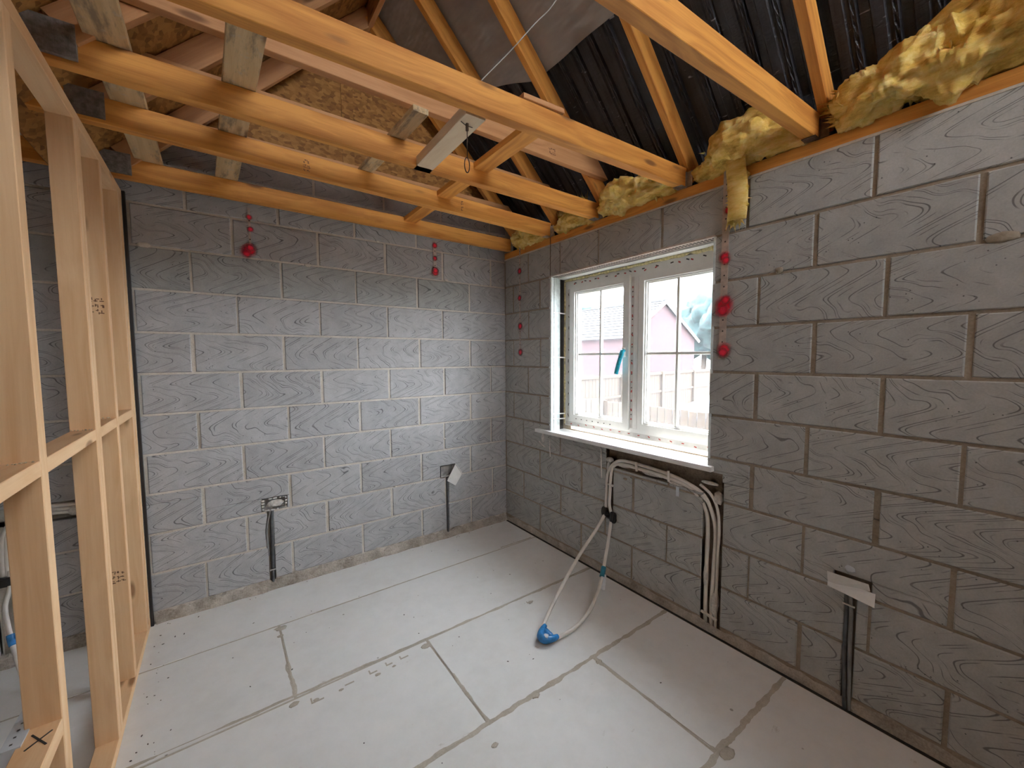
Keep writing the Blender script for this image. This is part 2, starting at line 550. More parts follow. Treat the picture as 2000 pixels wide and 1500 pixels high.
def block(parent, mw, rect, holes, tint=(1, 1, 1), proud=0.0):
    u0, v0, u1, v1 = rect
    rs = [rect]
    for h in holes:
        rs = subtract(rs, h)
    if not rs:
        return
    cu, cv = (u0 + u1) / 2, (v0 + v1) / 2
    whole = rs == [rect]
    key = (round(u1 - u0, 3), round(v1 - v0, 3)) if whole else None
    if key in _cache and whole:
        me = _cache[key]
    else:
        bm = bmesh.new()
        slab_mesh(bm, rs, 0.0, 0.03, 0.004, (cu, cv))
        bmesh.ops.recalc_face_normals(bm, faces=bm.faces)
        me = bpy.data.meshes.new('block')
        bm.to_mesh(me)
        bm.free()
        if whole:
            _cache[key] = me
    o = link('block', me, 'block', parent, mw @ Matrix.Translation((cu, proud, cv)))
    o.color = (*tint, 1)
    return o


# ------------------------------------------------------------------ the shell
BEDS = [2.975, 2.75, 2.525, 2.30, 2.08, 1.85, 1.62, 1.395, 1.17, 0.95, 0.728, 0.502, 0.278, 0.058]
JT = 0.012
XL = -4.3          # left end of the back wall
YN = -4.6          # near end of the right wall

# back wall -----------------------------------------------------------------
I4 = Matrix.Identity(4)
BOX1 = (-1.878, 0.508, -1.737, 0.592)
BOX2 = (-0.648, 0.497, -0.515, 0.600)
CH1 = (-1.852, -0.01, -1.818, 0.508)
CH2 = (-0.596, -0.01, -0.574, 0.497)
CHL = (-2.96, 0.672, -2.45, 0.765)
CHL2 = (-2.96, 0.0, -2.86, 0.70)
bholes = [BOX1, BOX2, CH1, CH2, CHL, CHL2]
bm = bmesh.new()
rs = [(XL, -0.1, 0.10, 2.76)]
for h in bholes:
    rs = subtract(rs, h)
slab_mesh(bm, rs, 0.006, 0.10)
slab_mesh(bm, bholes, 0.045, 0.10)
wall_back = structure(new_obj('wall_back', bm, 'mortar'), 'grey concrete block back wall with beige mortar joints', 'wall')
for r in range(len(BEDS) - 1):
    zt, zb = BEDS[r] - JT / 2, BEDS[r + 1] + JT / 2
    if zt > 2.8:
        continue
    phase = -0.600 if r % 2 == 1 else -0.358
    js = [phase - 0.4525 * k for k in range(-1, 10)]
    js = [0.012] + [j + random.uniform(-0.006, 0.006) for j in js if -4.3 < j < -0.06]
    if r == 5:
        js.remove(min(js, key=lambda q: abs(q + 0.15))) if any(abs(q + 0.15) < 0.05 for q in js) else None
    for a, b in zip(js[:-1], js[1:]):
        tint = (1, 1, 1)
        if r == 4:
            tint = (0.86, 0.88, 0.85) if b < -0.5 else (0.92, 0.92, 0.92)
        jw = JT / 2 + random.uniform(-0.002, 0.004)
        block(wall_back, I4, (b + jw, zb, a - jw, zt), bholes, tint, random.uniform(-0.0025, 0.0015))

# rough mortar along the foot of the back wall
def rubble(name, pts0, pts1, parent, hgt, dep, seed):
    bm = bmesh.new()
    n = 90
    p0, p1 = Vector(pts0), Vector(pts1)
    d = (p1 - p0).normalized()
    out = Vector((0, 0, 1)).cross(d)
    rows = []
    for i in range(n + 1):
        f = i / n
        p = p0.lerp(p1, f)
        row = []
        for j in range(6):
            g = j / 5
            nz = noise.fractal(Vector((f * 40, g * 3, seed)), 0.8, 2.0, 4)
            hh = hgt * (1 - g) * (1 + 0.5 * nz)
            dd = dep * (0.25 + 0.75 * g) * (1 + 0.5 * noise.noise(Vector((f * 22, g * 2, seed + 7))))
            if j == 0:
                dd = 0
            row.append(bm.verts.new(p + out * dd + Vector((0, 0, max(0.0, hh)))))
        rows.append(row)
    for i in range(n):
        for j in range(5):
            bm.faces.new((rows[i][j], rows[i][j + 1], rows[i + 1][j + 1], rows[i + 1][j]))
    return new_obj(name, bm, 'rubble', parent, None, False)

rubble('mortar_fillet', (-2.40, 0.004, 0), (0.0, 0.004, 0), wall_back, 0.062, -0.028, 1.0)
rubble('mortar_fillet', (-4.2, 0.004, 0), (-2.50, 0.004, 0), wall_back, 0.062, -0.024, 5.0)


def lump(parent, loc, sx, sy, sz, mat, seed=0, name='mortar_lump'):
    bm = bmesh.new()
    bmesh.ops.create_icosphere(bm, subdivisions=2, radius=1.0)
    for v in bm.verts:
        k = 1 + 0.35 * noise.noise(v.co * 1.7 + Vector((seed, seed * 2, 0)))
        v.co = Vector((v.co.x * sx, v.co.y * sy, v.co.z * sz)) * k
    return new_obj(name, bm, mat, parent, Matrix.Translation(loc), True)

for i, (x, z, a) in enumerate([(-1.56, 2.078, 0.022), (-0.565, 2.088, 0.02), (-0.606, 0.82, 0.013), (-2.35, 2.085, 0.03), (-1.1, 2.305, 0.012), (-1.02, 0.505, 0.012)]):
    lump(wall_back, (x, 0.002, z), a, 0.007, a * 0.55, 'mortar', i)

# right wall (own frame: x runs towards the camera, y into the wall) -----------
RW = Matrix.Rotation(-math.pi / 2, 4, 'Z')
WIN = (0.597, 0.885, 1.845, 2.085)
CHA = (1.160, 0.40, 1.222, 0.835)
CHB = (1.160, 0.748, 1.925, 0.872)
CHC = (1.826, -0.01, 1.934, 0.83)
CHD = (2.440, -0.01, 2.478, 0.50)
BOX3 = (2.40, 0.50, 2.52, 0.575)
rholes = [WIN, CHA, CHB, CHC, CHD, BOX3]
UR = -YN
bm = bmesh.new()
rs = [(-0.1, -0.1, UR, 2.318)]
for h in rholes:
    rs = subtract(rs, h)
slab_mesh(bm, rs, 0.006, 0.10)
slab_mesh(bm, rholes[4:], 0.03, 0.0995)
rs = subtract([(-0.4, -0.7, UR, 2.38)], (0.62, 0.90, 1.85, 2.06))
slab_mesh(bm, rs, 0.205, 0.305)
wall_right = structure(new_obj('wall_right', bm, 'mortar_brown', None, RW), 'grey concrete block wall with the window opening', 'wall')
bm = bmesh.new()
slab_mesh(bm, rholes[1:4], 0.036, 0.0995)
new_obj('pipe_chase', bm, 'chase', wall_right, RW)
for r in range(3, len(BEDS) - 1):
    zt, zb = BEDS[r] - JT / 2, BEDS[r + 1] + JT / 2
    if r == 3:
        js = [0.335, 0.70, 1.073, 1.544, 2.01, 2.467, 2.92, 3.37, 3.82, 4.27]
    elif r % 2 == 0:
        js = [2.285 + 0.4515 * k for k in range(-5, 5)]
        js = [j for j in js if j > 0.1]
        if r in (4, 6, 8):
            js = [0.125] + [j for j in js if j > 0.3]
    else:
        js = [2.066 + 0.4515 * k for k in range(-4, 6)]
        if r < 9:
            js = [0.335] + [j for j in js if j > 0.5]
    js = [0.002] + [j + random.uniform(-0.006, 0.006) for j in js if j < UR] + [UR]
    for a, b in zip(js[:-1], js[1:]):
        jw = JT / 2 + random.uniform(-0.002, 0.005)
        block(wall_right, RW, (a + jw, zb, b - jw, zt if r > 3 else 2.312), rholes, (0.97, 0.985, 0.94), random.uniform(-0.0025, 0.0015))  # yellowish tint: warm light on this wall put into the block colour
rubble('mortar_fillet', (0.004, 0.0, 0), (0.004, -4.4, 0), wall_right, 0.050, -0.004, 9.0)
box('edge_gap_shade', (-0.013, YN + 0.1, -0.008), (0.004, -0.02, 0.0015), 'dark', wall_right)  # solid dark strip; the gap's shade is put into its colour
lump(wall_right, (-0.001, -2.79, 1.855), 0.006, 0.038, 0.018, 'mortar_brown', 3)
lump(wall_right, (-0.001, -2.148, 1.862), 0.006, 0.016, 0.015, 'mortar_brown', 4)
lump(wall_right, (-0.001, -0.52, 0.84), 0.008, 0.02, 0.045, 'plaster', 5)
lump(wall_right, (-0.001, -1.32, 0.70), 0.005, 0.015, 0.008, 'mortar_brown', 6)
# plaster streaks under the sill
for (ya, za, yb, zb_) in [(-0.60, 0.83, -0.605, 0.70), (-0.47, 0.80, -0.55, 0.765), (-1.12, 0.86, -1.125, 0.66)]:
    tube('plaster_streak', [(-0.002, ya, za), (-0.003, (ya + yb) / 2, (za + zb_) / 2 - 0.004), (-0.002, yb, zb_)], 0.0045, 'plaster', wall_right, 6, 4)
# timber wall plate on top of the block
beam('wall_plate', (0.052, 0.05, 2.3475), (0.052, YN, 2.3475), 0.10, 0.055, 'joist', wall_right)
beam('mortar_bed', (0.045, 0.0, 2.3165), (0.045, YN, 2.3165), 0.094, 0.011, 'mortar', wall_right)

# the rest of the shell, out of view: block walls left without openings to cut fill light
def shell_wall(name, label, rects_holes, mw, u0, u1):
    bm = bmesh.new()
    rs = [(u0, -0.1, u1, 2.78)]
    for h in rects_holes:
        rs = subtract(rs, h)
    slab_mesh(bm, rs, 0.0, 0.10)
    return structure(new_obj(name, bm, 'mortar', None, mw), label, 'wall')
shell_wall('wall_near', 'plain block wall behind the viewer', [], Matrix.Translation((0, YN - 0.1, 0)), XL - 0.1, 0.1)
shell_wall('wall_left', 'block wall of the space beyond the partition', [], Matrix.Translation((XL, 0, 0)) @ Matrix.Rotation(math.pi / 2, 4, 'Z') @ Matrix.Diagonal((-1, 1, 1, 1)), 0.0, -YN)

# floor --------------------------------------------------------------------
bm = bmesh.new()
add_box(bm, (XL, YN, -0.12), (0.10, 0.10, -0.002))
floor = structure(new_obj('floor', bm, 'glue'), 'pale grey insulation board floor with beige adhesive joints', 'floor')


def fboard(x0, y0, x1, y1):
    g = 0.005
    c = Vector(((x0 + x1) / 2, (y0 + y1) / 2, 0))
    bm = bmesh.new()
    hx, hy = (x1 - x0) / 2 - g, (y1 - y0) / 2 - g
    vs = add_box(bm, (-hx, -hy, -0.02), (hx, hy, 0.0))
    bmesh.ops.bevel(bm, geom=list(bm.edges), offset=0.0015, segments=1, affect='EDGES')
    new_obj('floor_board', bm, 'floorboard', floor, Matrix.Translation(c))

YS = [-0.008, -0.437, -1.03, -1.63, -2.238, -2.84, -3.44, -4.04, -4.6]
XJ = {0: [-0.012, -1.2, -2.41, -3.6, XL], 1: [-0.012, -0.65, -1.85, -3.05, XL], 2: [-0.012, -1.24, -2.44, -3.64, XL], 3: [-0.012, -0.622, -1.82, -3.02, XL],
      4: [-0.012, -1.02, -2.22, -3.42, XL], 5: [-0.012, -0.5, -1.7, -2.9, XL], 6: [-0.012, -1.1, -2.3, -3.5, XL], 7: [-0.012, -0.6, -1.8, -3.0, XL]}
for i in range(8):
    xs = XJ[i]
    if i == 0:
        xs = [-0.012, XL]
        xs = [-0.012, -2.46, XL]
    if i == 1:
        xs = [-0.012, -1.85, -3.05, XL]
    for a, b in zip(xs[:-1], xs[1:]):
        fboard(b, YS[i + 1], a, YS[i])


def smear(p0, p1, wid, seed, gaps=0.0):
    """irregular ribbon of set adhesive along a joint"""
    bm = bmesh.new()
    p0, p1 = Vector((*p0, 0)), Vector((*p1, 0))
    L = (p1 - p0).length
    d = (p1 - p0).normalized()
    s = Vector((-d.y, d.x, 0))
    n = max(8, int(L / 0.012))
    prev = None
    for i in range(n + 1):
        f = i / n
        p = p0.lerp(p1, f)
        q = f * L
        w1 = wid * (0.45 + max(0, 0.9 * noise.fractal(Vector((q * 9, seed, 0)), 0.7, 2.0, 4) + 0.35))
        w2 = wid * (0.45 + max(0, 0.9 * noise.fractal(Vector((q * 9, seed + 30, 4)), 0.7, 2.0, 4) + 0.35))
        if gaps and noise.noise(Vector((q * 3.0, seed + 11, 2))) < -gaps:
            w1 *= 0.25
            w2 *= 0.25
        cur = (bm.verts.new(p + s * w1 + Vector((0, 0, 0.0002))), bm.verts.new(p + s * 0.2 * w1 + Vector((0, 0, 0.0016))), bm.verts.new(p - s * w2 + Vector((0, 0, 0.0002))))
        if prev:
            bm.faces.new((prev[0], prev[1], cur[1], cur[0]))
            bm.faces.new((prev[1], prev[2], cur[2], cur[1]))
        prev = cur
    return new_obj('adhesive_smear', bm, 'glue', floor)

smear((-1.9, -0.437), (-0.45, -0.437), 0.005, 1, 0.1)
smear((-2.40, -1.005), (-0.02, -1.045), 0.009, 2, 0.25)
smear((-1.95, -1.625), (-0.02, -1.635), 0.013, 3, 0.3)
smear((-1.2, -2.236), (-0.02, -2.242), 0.014, 4, 0.4)
smear((-1.85, -0.45), (-1.85, -1.02), 0.010, 5, 0.2)
smear((-1.24, -1.04), (-1.235, -1.62), 0.008, 6, 0.3)
smear((-0.632, -1.64), (-0.612, -2.23), 0.010, 7, 0.3)
smear((-0.35, -0.42), (-0.05, -0.425), 0.006, 8, 0.2)
for (x, y, r) in [(-1.845, -0.47, 0.03), (-1.855, -0.54, 0.016), (-1.86, -1.06, 0.02), (-1.26, -1.07, 0.026), (-0.60, -1.10, 0.016), (-0.63, -1.67, 0.018), (-0.59, -2.26, 0.035),
                  (-1.78, -1.09, 0.012), (-1.68, -1.10, 0.01), (-1.52, -1.11, 0.013), (-1.44, -1.105, 0.009), (-1.27, -1.72, 0.015), (-1.0, -1.64, 0.02)]:
    lump(floor, (x, y, 0.0), r, r * 0.7, 0.0016, 'glue', x * 13 + y, 'adhesive_blob')
# L-shaped trowel ticks beside the long joint
for (x, y, a, b) in [(-1.80, -1.10, 0.05, 0.03), (-1.66, -1.085, 0.04, 0.0), (-1.55, -1.085, 0.035, 0.022), (-1.47, -1.08, 0.03, 0.02), (-1.40, -1.08, 0.04, 0.02), (-0.62, -1.10, 0.04, 0.015)]:
    bm = bmesh.new()
    add_box(bm, (x, y - 0.004, 0.0), (x + a, y + 0.003, 0.0012))
    if b:
        add_box(bm, (x, y, 0.0), (x + 0.006, y + b, 0.0012))
    new_obj('adhesive_tick', bm, 'glue', floor)
# crumbs
bm = bmesh.new()
rr = random.Random(3)
for i in range(110):
    x, y = rr.uniform(-2.38, -0.05), rr.uniform(-2.6, -0.05)
    if i < 30:
        x = -2.40 + abs(rr.gauss(0, 0.05)) + 0.01
        y = rr.uniform(-1.4, -0.05)
    elif i < 50:
        y = -0.04 - abs(rr.gauss(0, 0.02))
    s = rr.uniform(0.001, 0.0034)
    mm = Matrix.Translation((x, y, s * 0.4)) @ Matrix.Rotation(rr.uniform(0, 3), 4, 'Z') @ Matrix.Diagonal((s * rr.uniform(0.8, 2.4), s, s * 0.5, 1))
    bmesh.ops.create_icosphere(bm, subdivisions=1, radius=1.0, matrix=mm)
crumbs = new_obj('floor_crumbs', bm, 'debris')
crumbs['kind'] = 'stuff'
tag(crumbs, 'dark crumbs and chips scattered over the pale floor', 'debris')

# ------------------------------------------------------------------ roof
CR, CL = 2.48, 4.80          # underside lines of the rafters: z = CR - x, z = x + CL
RD = 0.145                   # rafter depth measured vertically
roof = structure(bpy.data.objects.new('roof', None), 'open pitched roof lining above the timber joists', 'roof')
COL.objects.link(roof)
YR0, YR1 = 0.30, YN - 0.4
xr = (CR - CL) / 2           # ridge
# grey membrane on the upper part of the right slope, sagging between rafters
RY = [-0.12, -0.62, -1.08, -1.675, -2.286, -2.9, -3.5, -4.1, -4.7]


def edge_x(y):
    return -0.47 - 0.30 * max(0.0, (y + 1.0)) - 0.008 * noise.noise(Vector((y * 4, 0, 3)))


def roof_grid(name, fx0, fx1, nx, ny, dz, mat, smooth=True):
    bm = bmesh.new()
    rows = []
    for j in range(ny + 1):
        y = 0.0 + (YR1 - 0.0) * j / ny
        row = []
        for i in range(nx + 1):
            f = i / nx
            x = fx0(y) * (1 - f) + fx1(y) * f
            k = dz(x, y)
            row.append(bm.verts.new((x + 0.7 * k, y, CR + RD + 0.004 - x + 0.7 * k)))
        rows.append(row)
    for j in range(ny):
        for i in range(nx):
            bm.faces.new((rows[j][i], rows[j][i + 1], rows[j + 1][i + 1], rows[j + 1][i]))
    return new_obj(name, bm, mat, roof, None, smooth)


def sag(x, y):
    a = sorted(RY, key=lambda q: abs(q - y))[0]
    d = min(1.0, abs(y - a) / 0.28)
    s = x * 1.2 + y * 0.35
    wr = noise.noise(Vector((s * 6.5, y * 1.6, 2))) * 0.042 + noise.noise(Vector((s * 15, y * 3, 5))) * 0.014
    k = 0.010 + d * (wr + 0.012)
    f = max(0.0, min(1.0, (edge_x(y) - x) / 0.16))
    return min(k, 0.034 + 0.03 * f)

roof_grid('breather_membrane', lambda y: xr - 0.02, edge_x, 60, 260, sag, 'membrane')


def ribs(x, y):
    q = (y * 9.0) % 1.0
    r1 = 0.014 if 0.12 < q < 0.38 else 0.0
    r2 = 0.006 if 0.6 < q < 0.72 else 0.0
    dots = 0.006 * (1 if (0.45 < q < 0.55 and (x * 22) % 1.0 < 0.5) else 0)
    return 0.050 + r1 + r2 + dots + 0.008 * noise.noise(Vector((x * 3, y * 7, 1)))

roof_grid('eaves_sheet', lambda y: edge_x(y) - 0.10, lambda y: 0.34, 44, 720, ribs, 'black', False)
# outer skin that keeps the daylight out
bm = bmesh.new()
o_ = 0.13
vs = [bm.verts.new(p) for p in ((0.50, YR0, CR + RD - 0.50 + o_), (xr, YR0, CR + RD - xr + o_), (xr, YR1, CR + RD - xr + o_), (0.50, YR1, CR + RD - 0.50 + o_))]
bm.faces.new(vs)
e = [bm.verts.new(v.co + Vector((0, 0, 0.03))) for v in vs]
bm.faces.new(e)
for i in range(4):
    bm.faces.new((vs[i], vs[(i + 1) % 4], e[(i + 1) % 4], e[i]))
new_obj('roof_covering', bm, 'black', roof)
# left slope sheathed in OSB: separate sheets
zl = CL + RD + 0.004


def slope_sheet(y0, y1, xa, xb):
    bm = bmesh.new()
    g = 0.003
    p = [(xa, y0 - g, xa + zl), (xb, y0 - g, xb + zl), (xb, y1 + g, xb + zl), (xa, y1 + g, xa + zl)]
    a = [bm.verts.new(q) for q in p]
    b = [bm.verts.new((q[0] - 0.011, q[1], q[2] + 0.011)) for q in p]
    bm.faces.new(a)
    bm.faces.new(b)
    for i in range(4):
        bm.faces.new((a[i], a[(i + 1) % 4], b[(i + 1) % 4], b[i]))
    new_obj('osb_sheet', bm, 'osb', roof)

for k, (ya, yb) in enumerate([(0.1, -1.08), (-1.08, -2.29), (-2.29, -3.5), (-3.5, YR1)]):
    xm = -1.9
    slope_sheet(ya, yb, xr, xm + 0.003)
    slope_sheet(ya, yb, xm - 0.003, -2.62)
# OSB gable panels above the block
def gable_panel(poly):
    bm = bmesh.new()
    a = [bm.verts.new((x, 0.012, z)) for x, z in poly]
    b = [bm.verts.new((x, 0.024, z)) for x, z in poly]
    bm.faces.new(a)
    bm.faces.new(b)
    n = len(poly)
    for i in range(n):
        bm.faces.new((a[i], a[(i + 1) % n], b[(i + 1) % n], b[i]))
    new_obj('gable_panel', bm, 'osb', roof)

zb = 2.752
rs_ = CR + RD + 0.05
xs_ = -1.283
gable_panel([(xs_ + 0.003, zb), (rs_ - zb, zb), (xr, rs_ - xr), (xs_ + 0.003, xs_ + zl + 0.03)])
gable_panel([(-2.3, zb), (xs_ - 0.003, zb), (xs_ - 0.003, xs_ + zl + 0.03), (-2.3, max(zb + 0.01, -2.3 + zl + 0.03))])
bm = bmesh.new()
add_box(bm, (-1.32, 0.004, 2.76), (-1.245, 0.011, 3.60))
new_obj('gable_batten', bm, 'osb', roof)
bm = bmesh.new()
add_box(bm, (-4.8, 0.03, 2.74), (0.4, 0.12, 4.2))
add_box(bm, (0.04, 0.012, 2.20), (0.42, 0.12, 2.76))
add_box(bm, (0.10, -0.05, 1.9), (0.22, 0.12, 2.36))
new_obj('gable_light_block', bm, 'dark', roof)  # unseen filler behind the gable, extended to stop daylight leaks
# deck over the space beyond the partition
bm = bmesh.new()
add_box(bm, (XL - 0.5, YR1, 2.78), (-2.2, 0.12, 2.80))
new_obj('deck_board', bm, 'osb', roof)
beam('ridge_board', (xr, 0.03, CR + RD - xr - 0.05), (xr, YR1, CR + RD - xr - 0.05), 0.03, 0.20, 'tie', roof)
box('ridge_light_block', (xr - 0.5, YR1, CR + RD - xr + 0.05), (xr + 0.3, YR0, CR + RD - xr + 0.25), 'black', roof)  # unseen box added over the ridge to stop daylight leaking in
# unseen eaves box outside, sized so direct sun reaches only the sill
bm = bmesh.new()
add_box(bm, (0.30, YR1, 2.20), (0.50, YR0, 2.22))
add_box(bm, (0.48, YR1, 2.20), (0.50, YR0, 2.36))
new_obj('eaves_sun_screen', bm, 'upvc', roof)

# ------------------------------------------------------------------ trusses
JZ0, JH, JW = 2.378, 0.097, 0.047
ORD = ['back-most roof truss, right beside the grey block back wall', 'second roof truss from the grey back wall, with an ink stamp on its chord',
       'third roof truss from the back wall, carrying the raised pinkish tie beam', 'fourth roof truss from the back wall, long chord crossing the whole top of the view',
       'nearest roof truss at top right, chord landing beside the large wool roll']
JY = [(-0.100, -0.130), (-0.612, -0.712), (-1.085, -1.085), (-1.690, -1.578), (-2.278, -2.170)]   # near face at x=0 and x=-2.4
RYF = [-0.14, -0.64, -1.10, -1.695, -2.306]
truss = []
for k in range(5):
    ya, yb = JY[k]
    t = thing('roof_truss', ORD[k], 'roof truss', (0, ya, JZ0), 'roof trusses over the room')
    truss.append(t)
    sl = (yb - ya) / -2.4
    xe = XL + 0.05
    yc = lambda x: ya + sl * x + JW / 2
    chord = beam('bottom_chord', (xe, yc(xe), JZ0 + JH / 2), (-0.003, yc(-0.003), JZ0 + JH / 2), JW, JH, 'joist', t)
    ry = RYF[k] + 0.0185
    hd = RD / 2
    # right rafter down to the plate, left rafter down to its heel
    beam('rafter', (xr, ry, CR - xr + hd), (0.10, ry, CR - 0.10 + hd), 0.037, RD * 0.707, 'joist', t, upv=(1, 0, 1))
    beam('rafter', (xr, ry, xr + CL + hd), (-2.40, ry, -2.40 + CL + hd), 0.037, RD * 0.707, 'tie', t, upv=(-1, 0, 1))
    if k < 3:
        ty = RYF[k] - 0.02
        beam('tie_beam', (-2.33, ty, 2.66), (-0.035, ty, 2.66), 0.038, 0.10, 'tie', t, cut1=-0.05, cut0=0.05)
    # toothed nail plate at the left heel
    bm = bmesh.new()
    nc = yc(-2.42) - JW / 2
    n0 = min(nc, RYF[k]) 
    add_box(bm, (-2.478, n0 - 0.0022, JZ0 + 0.012), (-2.366, nc - 0.0006, JZ0 + 0.112))
    for i in range(10):
        for j in range(8):
            x = -2.472 + i * 0.0112
            z = JZ0 + 0.018 + j * 0.0118
            add_box(bm, (x, n0 - 0.0034, z), (x + 0.003, n0 - 0.0022, z + 0.008))
    new_obj('nail_plate', bm, 'nailplate', chord)
    # hanger shoe at the wall plate
    if k > 0:
        bm = bmesh.new()
        y0, y1 = yc(0) - JW / 2, yc(0) + JW / 2
        add_box(bm, (-0.05, y0 - 0.002, JZ0 - 0.003), (0.0, y1 + 0.002, JZ0 - 0.0005))
        add_box(bm, (-0.012, y0 - 0.003, JZ0 - 0.003), (0.0, y0 - 0.001, JZ0 + 0.075))
        add_box(bm, (-0.012, y1 + 0.001, JZ0 - 0.003), (0.0, y1 + 0.003, JZ0 + 0.075))
        add_box(bm, (-0.003, y0 - 0.034, JZ0 - 0.003), (-0.001, y0 - 0.002, JZ0 + 0.075))
        for j in range(4):
            add_box(bm, (-0.044 + j * 0.012, y0 - 0.001, JZ0 - 0.006), (-0.038 + j * 0.012, y0 + 0.006, JZ0 - 0.003))
        new_obj('hanger', bm, 'rust' if k == 4 else 'galv', chord)

def stamp(parent, c, along, upd, out, seed, n=4, rows=2, s=0.012):
    """illegible grading stamp: short dark ink strokes on a timber face (parent's local frame)"""
    rg = random.Random(seed)
    bm = bmesh.new()
    c, along, upd, out = V(c), V(along), V(upd), V(out)
    for r in range(rows):
        for i in range(n):
            o = c + along * (i - (n - 1) / 2) * s * 1.15 + upd * (r - (rows - 1) / 2) * s * 1.7
            for k in range(3):
                p = o + along * rg.uniform(-0.35, 0.35) * s + upd * rg.uniform(-0.5, 0.5) * s
                d = (along if rg.random() < 0.45 else upd) * s * rg.uniform(0.5, 0.9)
                q = (upd if d.dot(along) != 0 else along) * s * 0.12
                a = [bm.verts.new(p - d / 2 - q), bm.verts.new(p + d / 2 - q), bm.verts.new(p + d / 2 + q), bm.verts.new(p - d / 2 + q)]
                b = [bm.verts.new(x.co + out * 0.0005) for x in a]
                bm.faces.new(a)
                bm.faces.new(b)
                for j in range(4):
                    bm.faces.new((a[j], a[(j + 1) % 4], b[(j + 1) % 4], b[j]))
    o = new_obj('grade_stamp', bm, 'ink', parent, world(parent))
    o['kind'] = 'stuff'
    return o

ch2 = [o for o in truss[1].children if o.name.startswith('bottom_chord')][0]
L2 = (XL + 0.05) / 2
stamp(ch2, (-1.665 - L2, -JW / 2, -0.005), (0, 0, 1), (1, 0, 0), (0, -1, 0), 3, 5, 2, 0.010)
stamp(ch2, (-0.775 - L2, -JW / 2, 0.0), (0, 0, 1), (1, 0, 0), (0, -1, 0), 4, 4, 1, 0.014)
t3 = [o for o in truss[2].children if o.name.startswith('tie_beam')][0]
stamp(t3, (0.72, -0.019, -0.012), (1, 0, 0), (0, 0, 1), (0, -1, 0), 5, 4, 2, 0.012)

# noggins between the trusses and boards lying over them
def tbeam(name, p0, p1, wid, hgt, mat, label, cat, group=None, **kw):
    return tag(beam(name, p0, p1, wid, hgt, mat, None, **kw), label, cat, group)

tbeam('noggin', (-1.236, -1.575, 2.399), (-1.222, -1.04, 2.399), 0.085, 0.042, 'nogwhite', 'pale flat noggin with a metal hook screwed under it', 'noggin')
tbeam('noggin', (-0.914, -1.60, 2.4605), (-0.910, -1.08, 2.4605), 0.090, 0.030, 'joist', 'orange noggin between the third and fourth trusses, right of the pale one', 'noggin', 'row of orange noggins')
tbeam('noggin', (-0.910, -1.035, 2.4605), (-0.908, -0.645, 2.4605), 0.090, 0.030, 'joist', 'orange noggin between the second and third trusses', 'noggin', 'row of orange noggins')
tbeam('noggin', (-0.906, -0.60, 2.4605), (-0.904, -0.11, 2.4605), 0.090, 0.030, 'joist', 'orange noggin closest to the back wall, between the first and second trusses', 'noggin', 'row of orange noggins')
tbeam('binder_board', (-2.296, -1.75, 2.489), (-2.30, -0.02, 2.489), 0.108, 0.024, 'board', 'rough weathered board lying over the trusses beside the nail plates', 'board', 'rough boards over the trusses')
tbeam('binder_board', (-1.938, -1.60, 2.489), (-1.978, -0.02, 2.489), 0.104, 0.024, 'board', 'wide rough weathered board over the trusses, right of the other', 'board', 'rough boards over the trusses')
tbeam('binder_board', (-1.343, -1.32, 2.489), (-1.370, -0.60, 2.489), 0.068, 0.024, 'board', 'narrow grey weathered batten over the trusses near the pale noggin', 'board')
tbeam('timber_packer', (-1.06, -1.62, 2.487), (-0.86, -1.635, 2.487), 0.05, 0.02, 'tie', 'small timber offcut lying on the fourth truss chord', 'offcut')

# hook of bent wire
hk = thing('wire_hook', 'dark bent wire hook hanging from the pale noggin', 'hook', (-1.242, -1.519, 2.378))
tube('shank', [(-1.242, -1.519, 2.395), (-1.242, -1.519, 2.33), (-1.243, -1.519, 2.25)], 0.0022, 'rust', hk, 6, 4)
lp = []
for i in range(21):
    a = 2 * math.pi * i / 20
    lp.append((-1.244 + 0.011 * math.sin(a), -1.519, 2.222 + 0.028 * math.cos(a)))
tube('loop', lp, 0.0022, 'rust', hk, 6, 2)
bm = bmesh.new()
add_box(bm, (-1.246, -1.523, 2.35), (-1.238, -1.515, 2.378))
new_obj('screw_barrel', bm, 'rust', hk)
tube('cross_bar', [(-1.272, -1.525, 2.3735), (-1.25, -1.519, 2.370), (-1.235, -1.518, 2.370), (-1.215, -1.513, 2.3735)], 0.0018, 'rust', hk, 6, 3)
cb = tube('thin_cable', [(-1.234, -1.60, 2.478), (-1.225, -1.60, 2.50), (-1.10, -1.615, 2.65), (-0.99, -1.625, 2.79), (-0.90, -1.63, 2.90), (-0.78, -1.64, 3.10)], 0.0022, 'wire', None, 6, 6)
tag(cb, 'thin grey cable hanging down the roof to the long truss chord', 'cable')


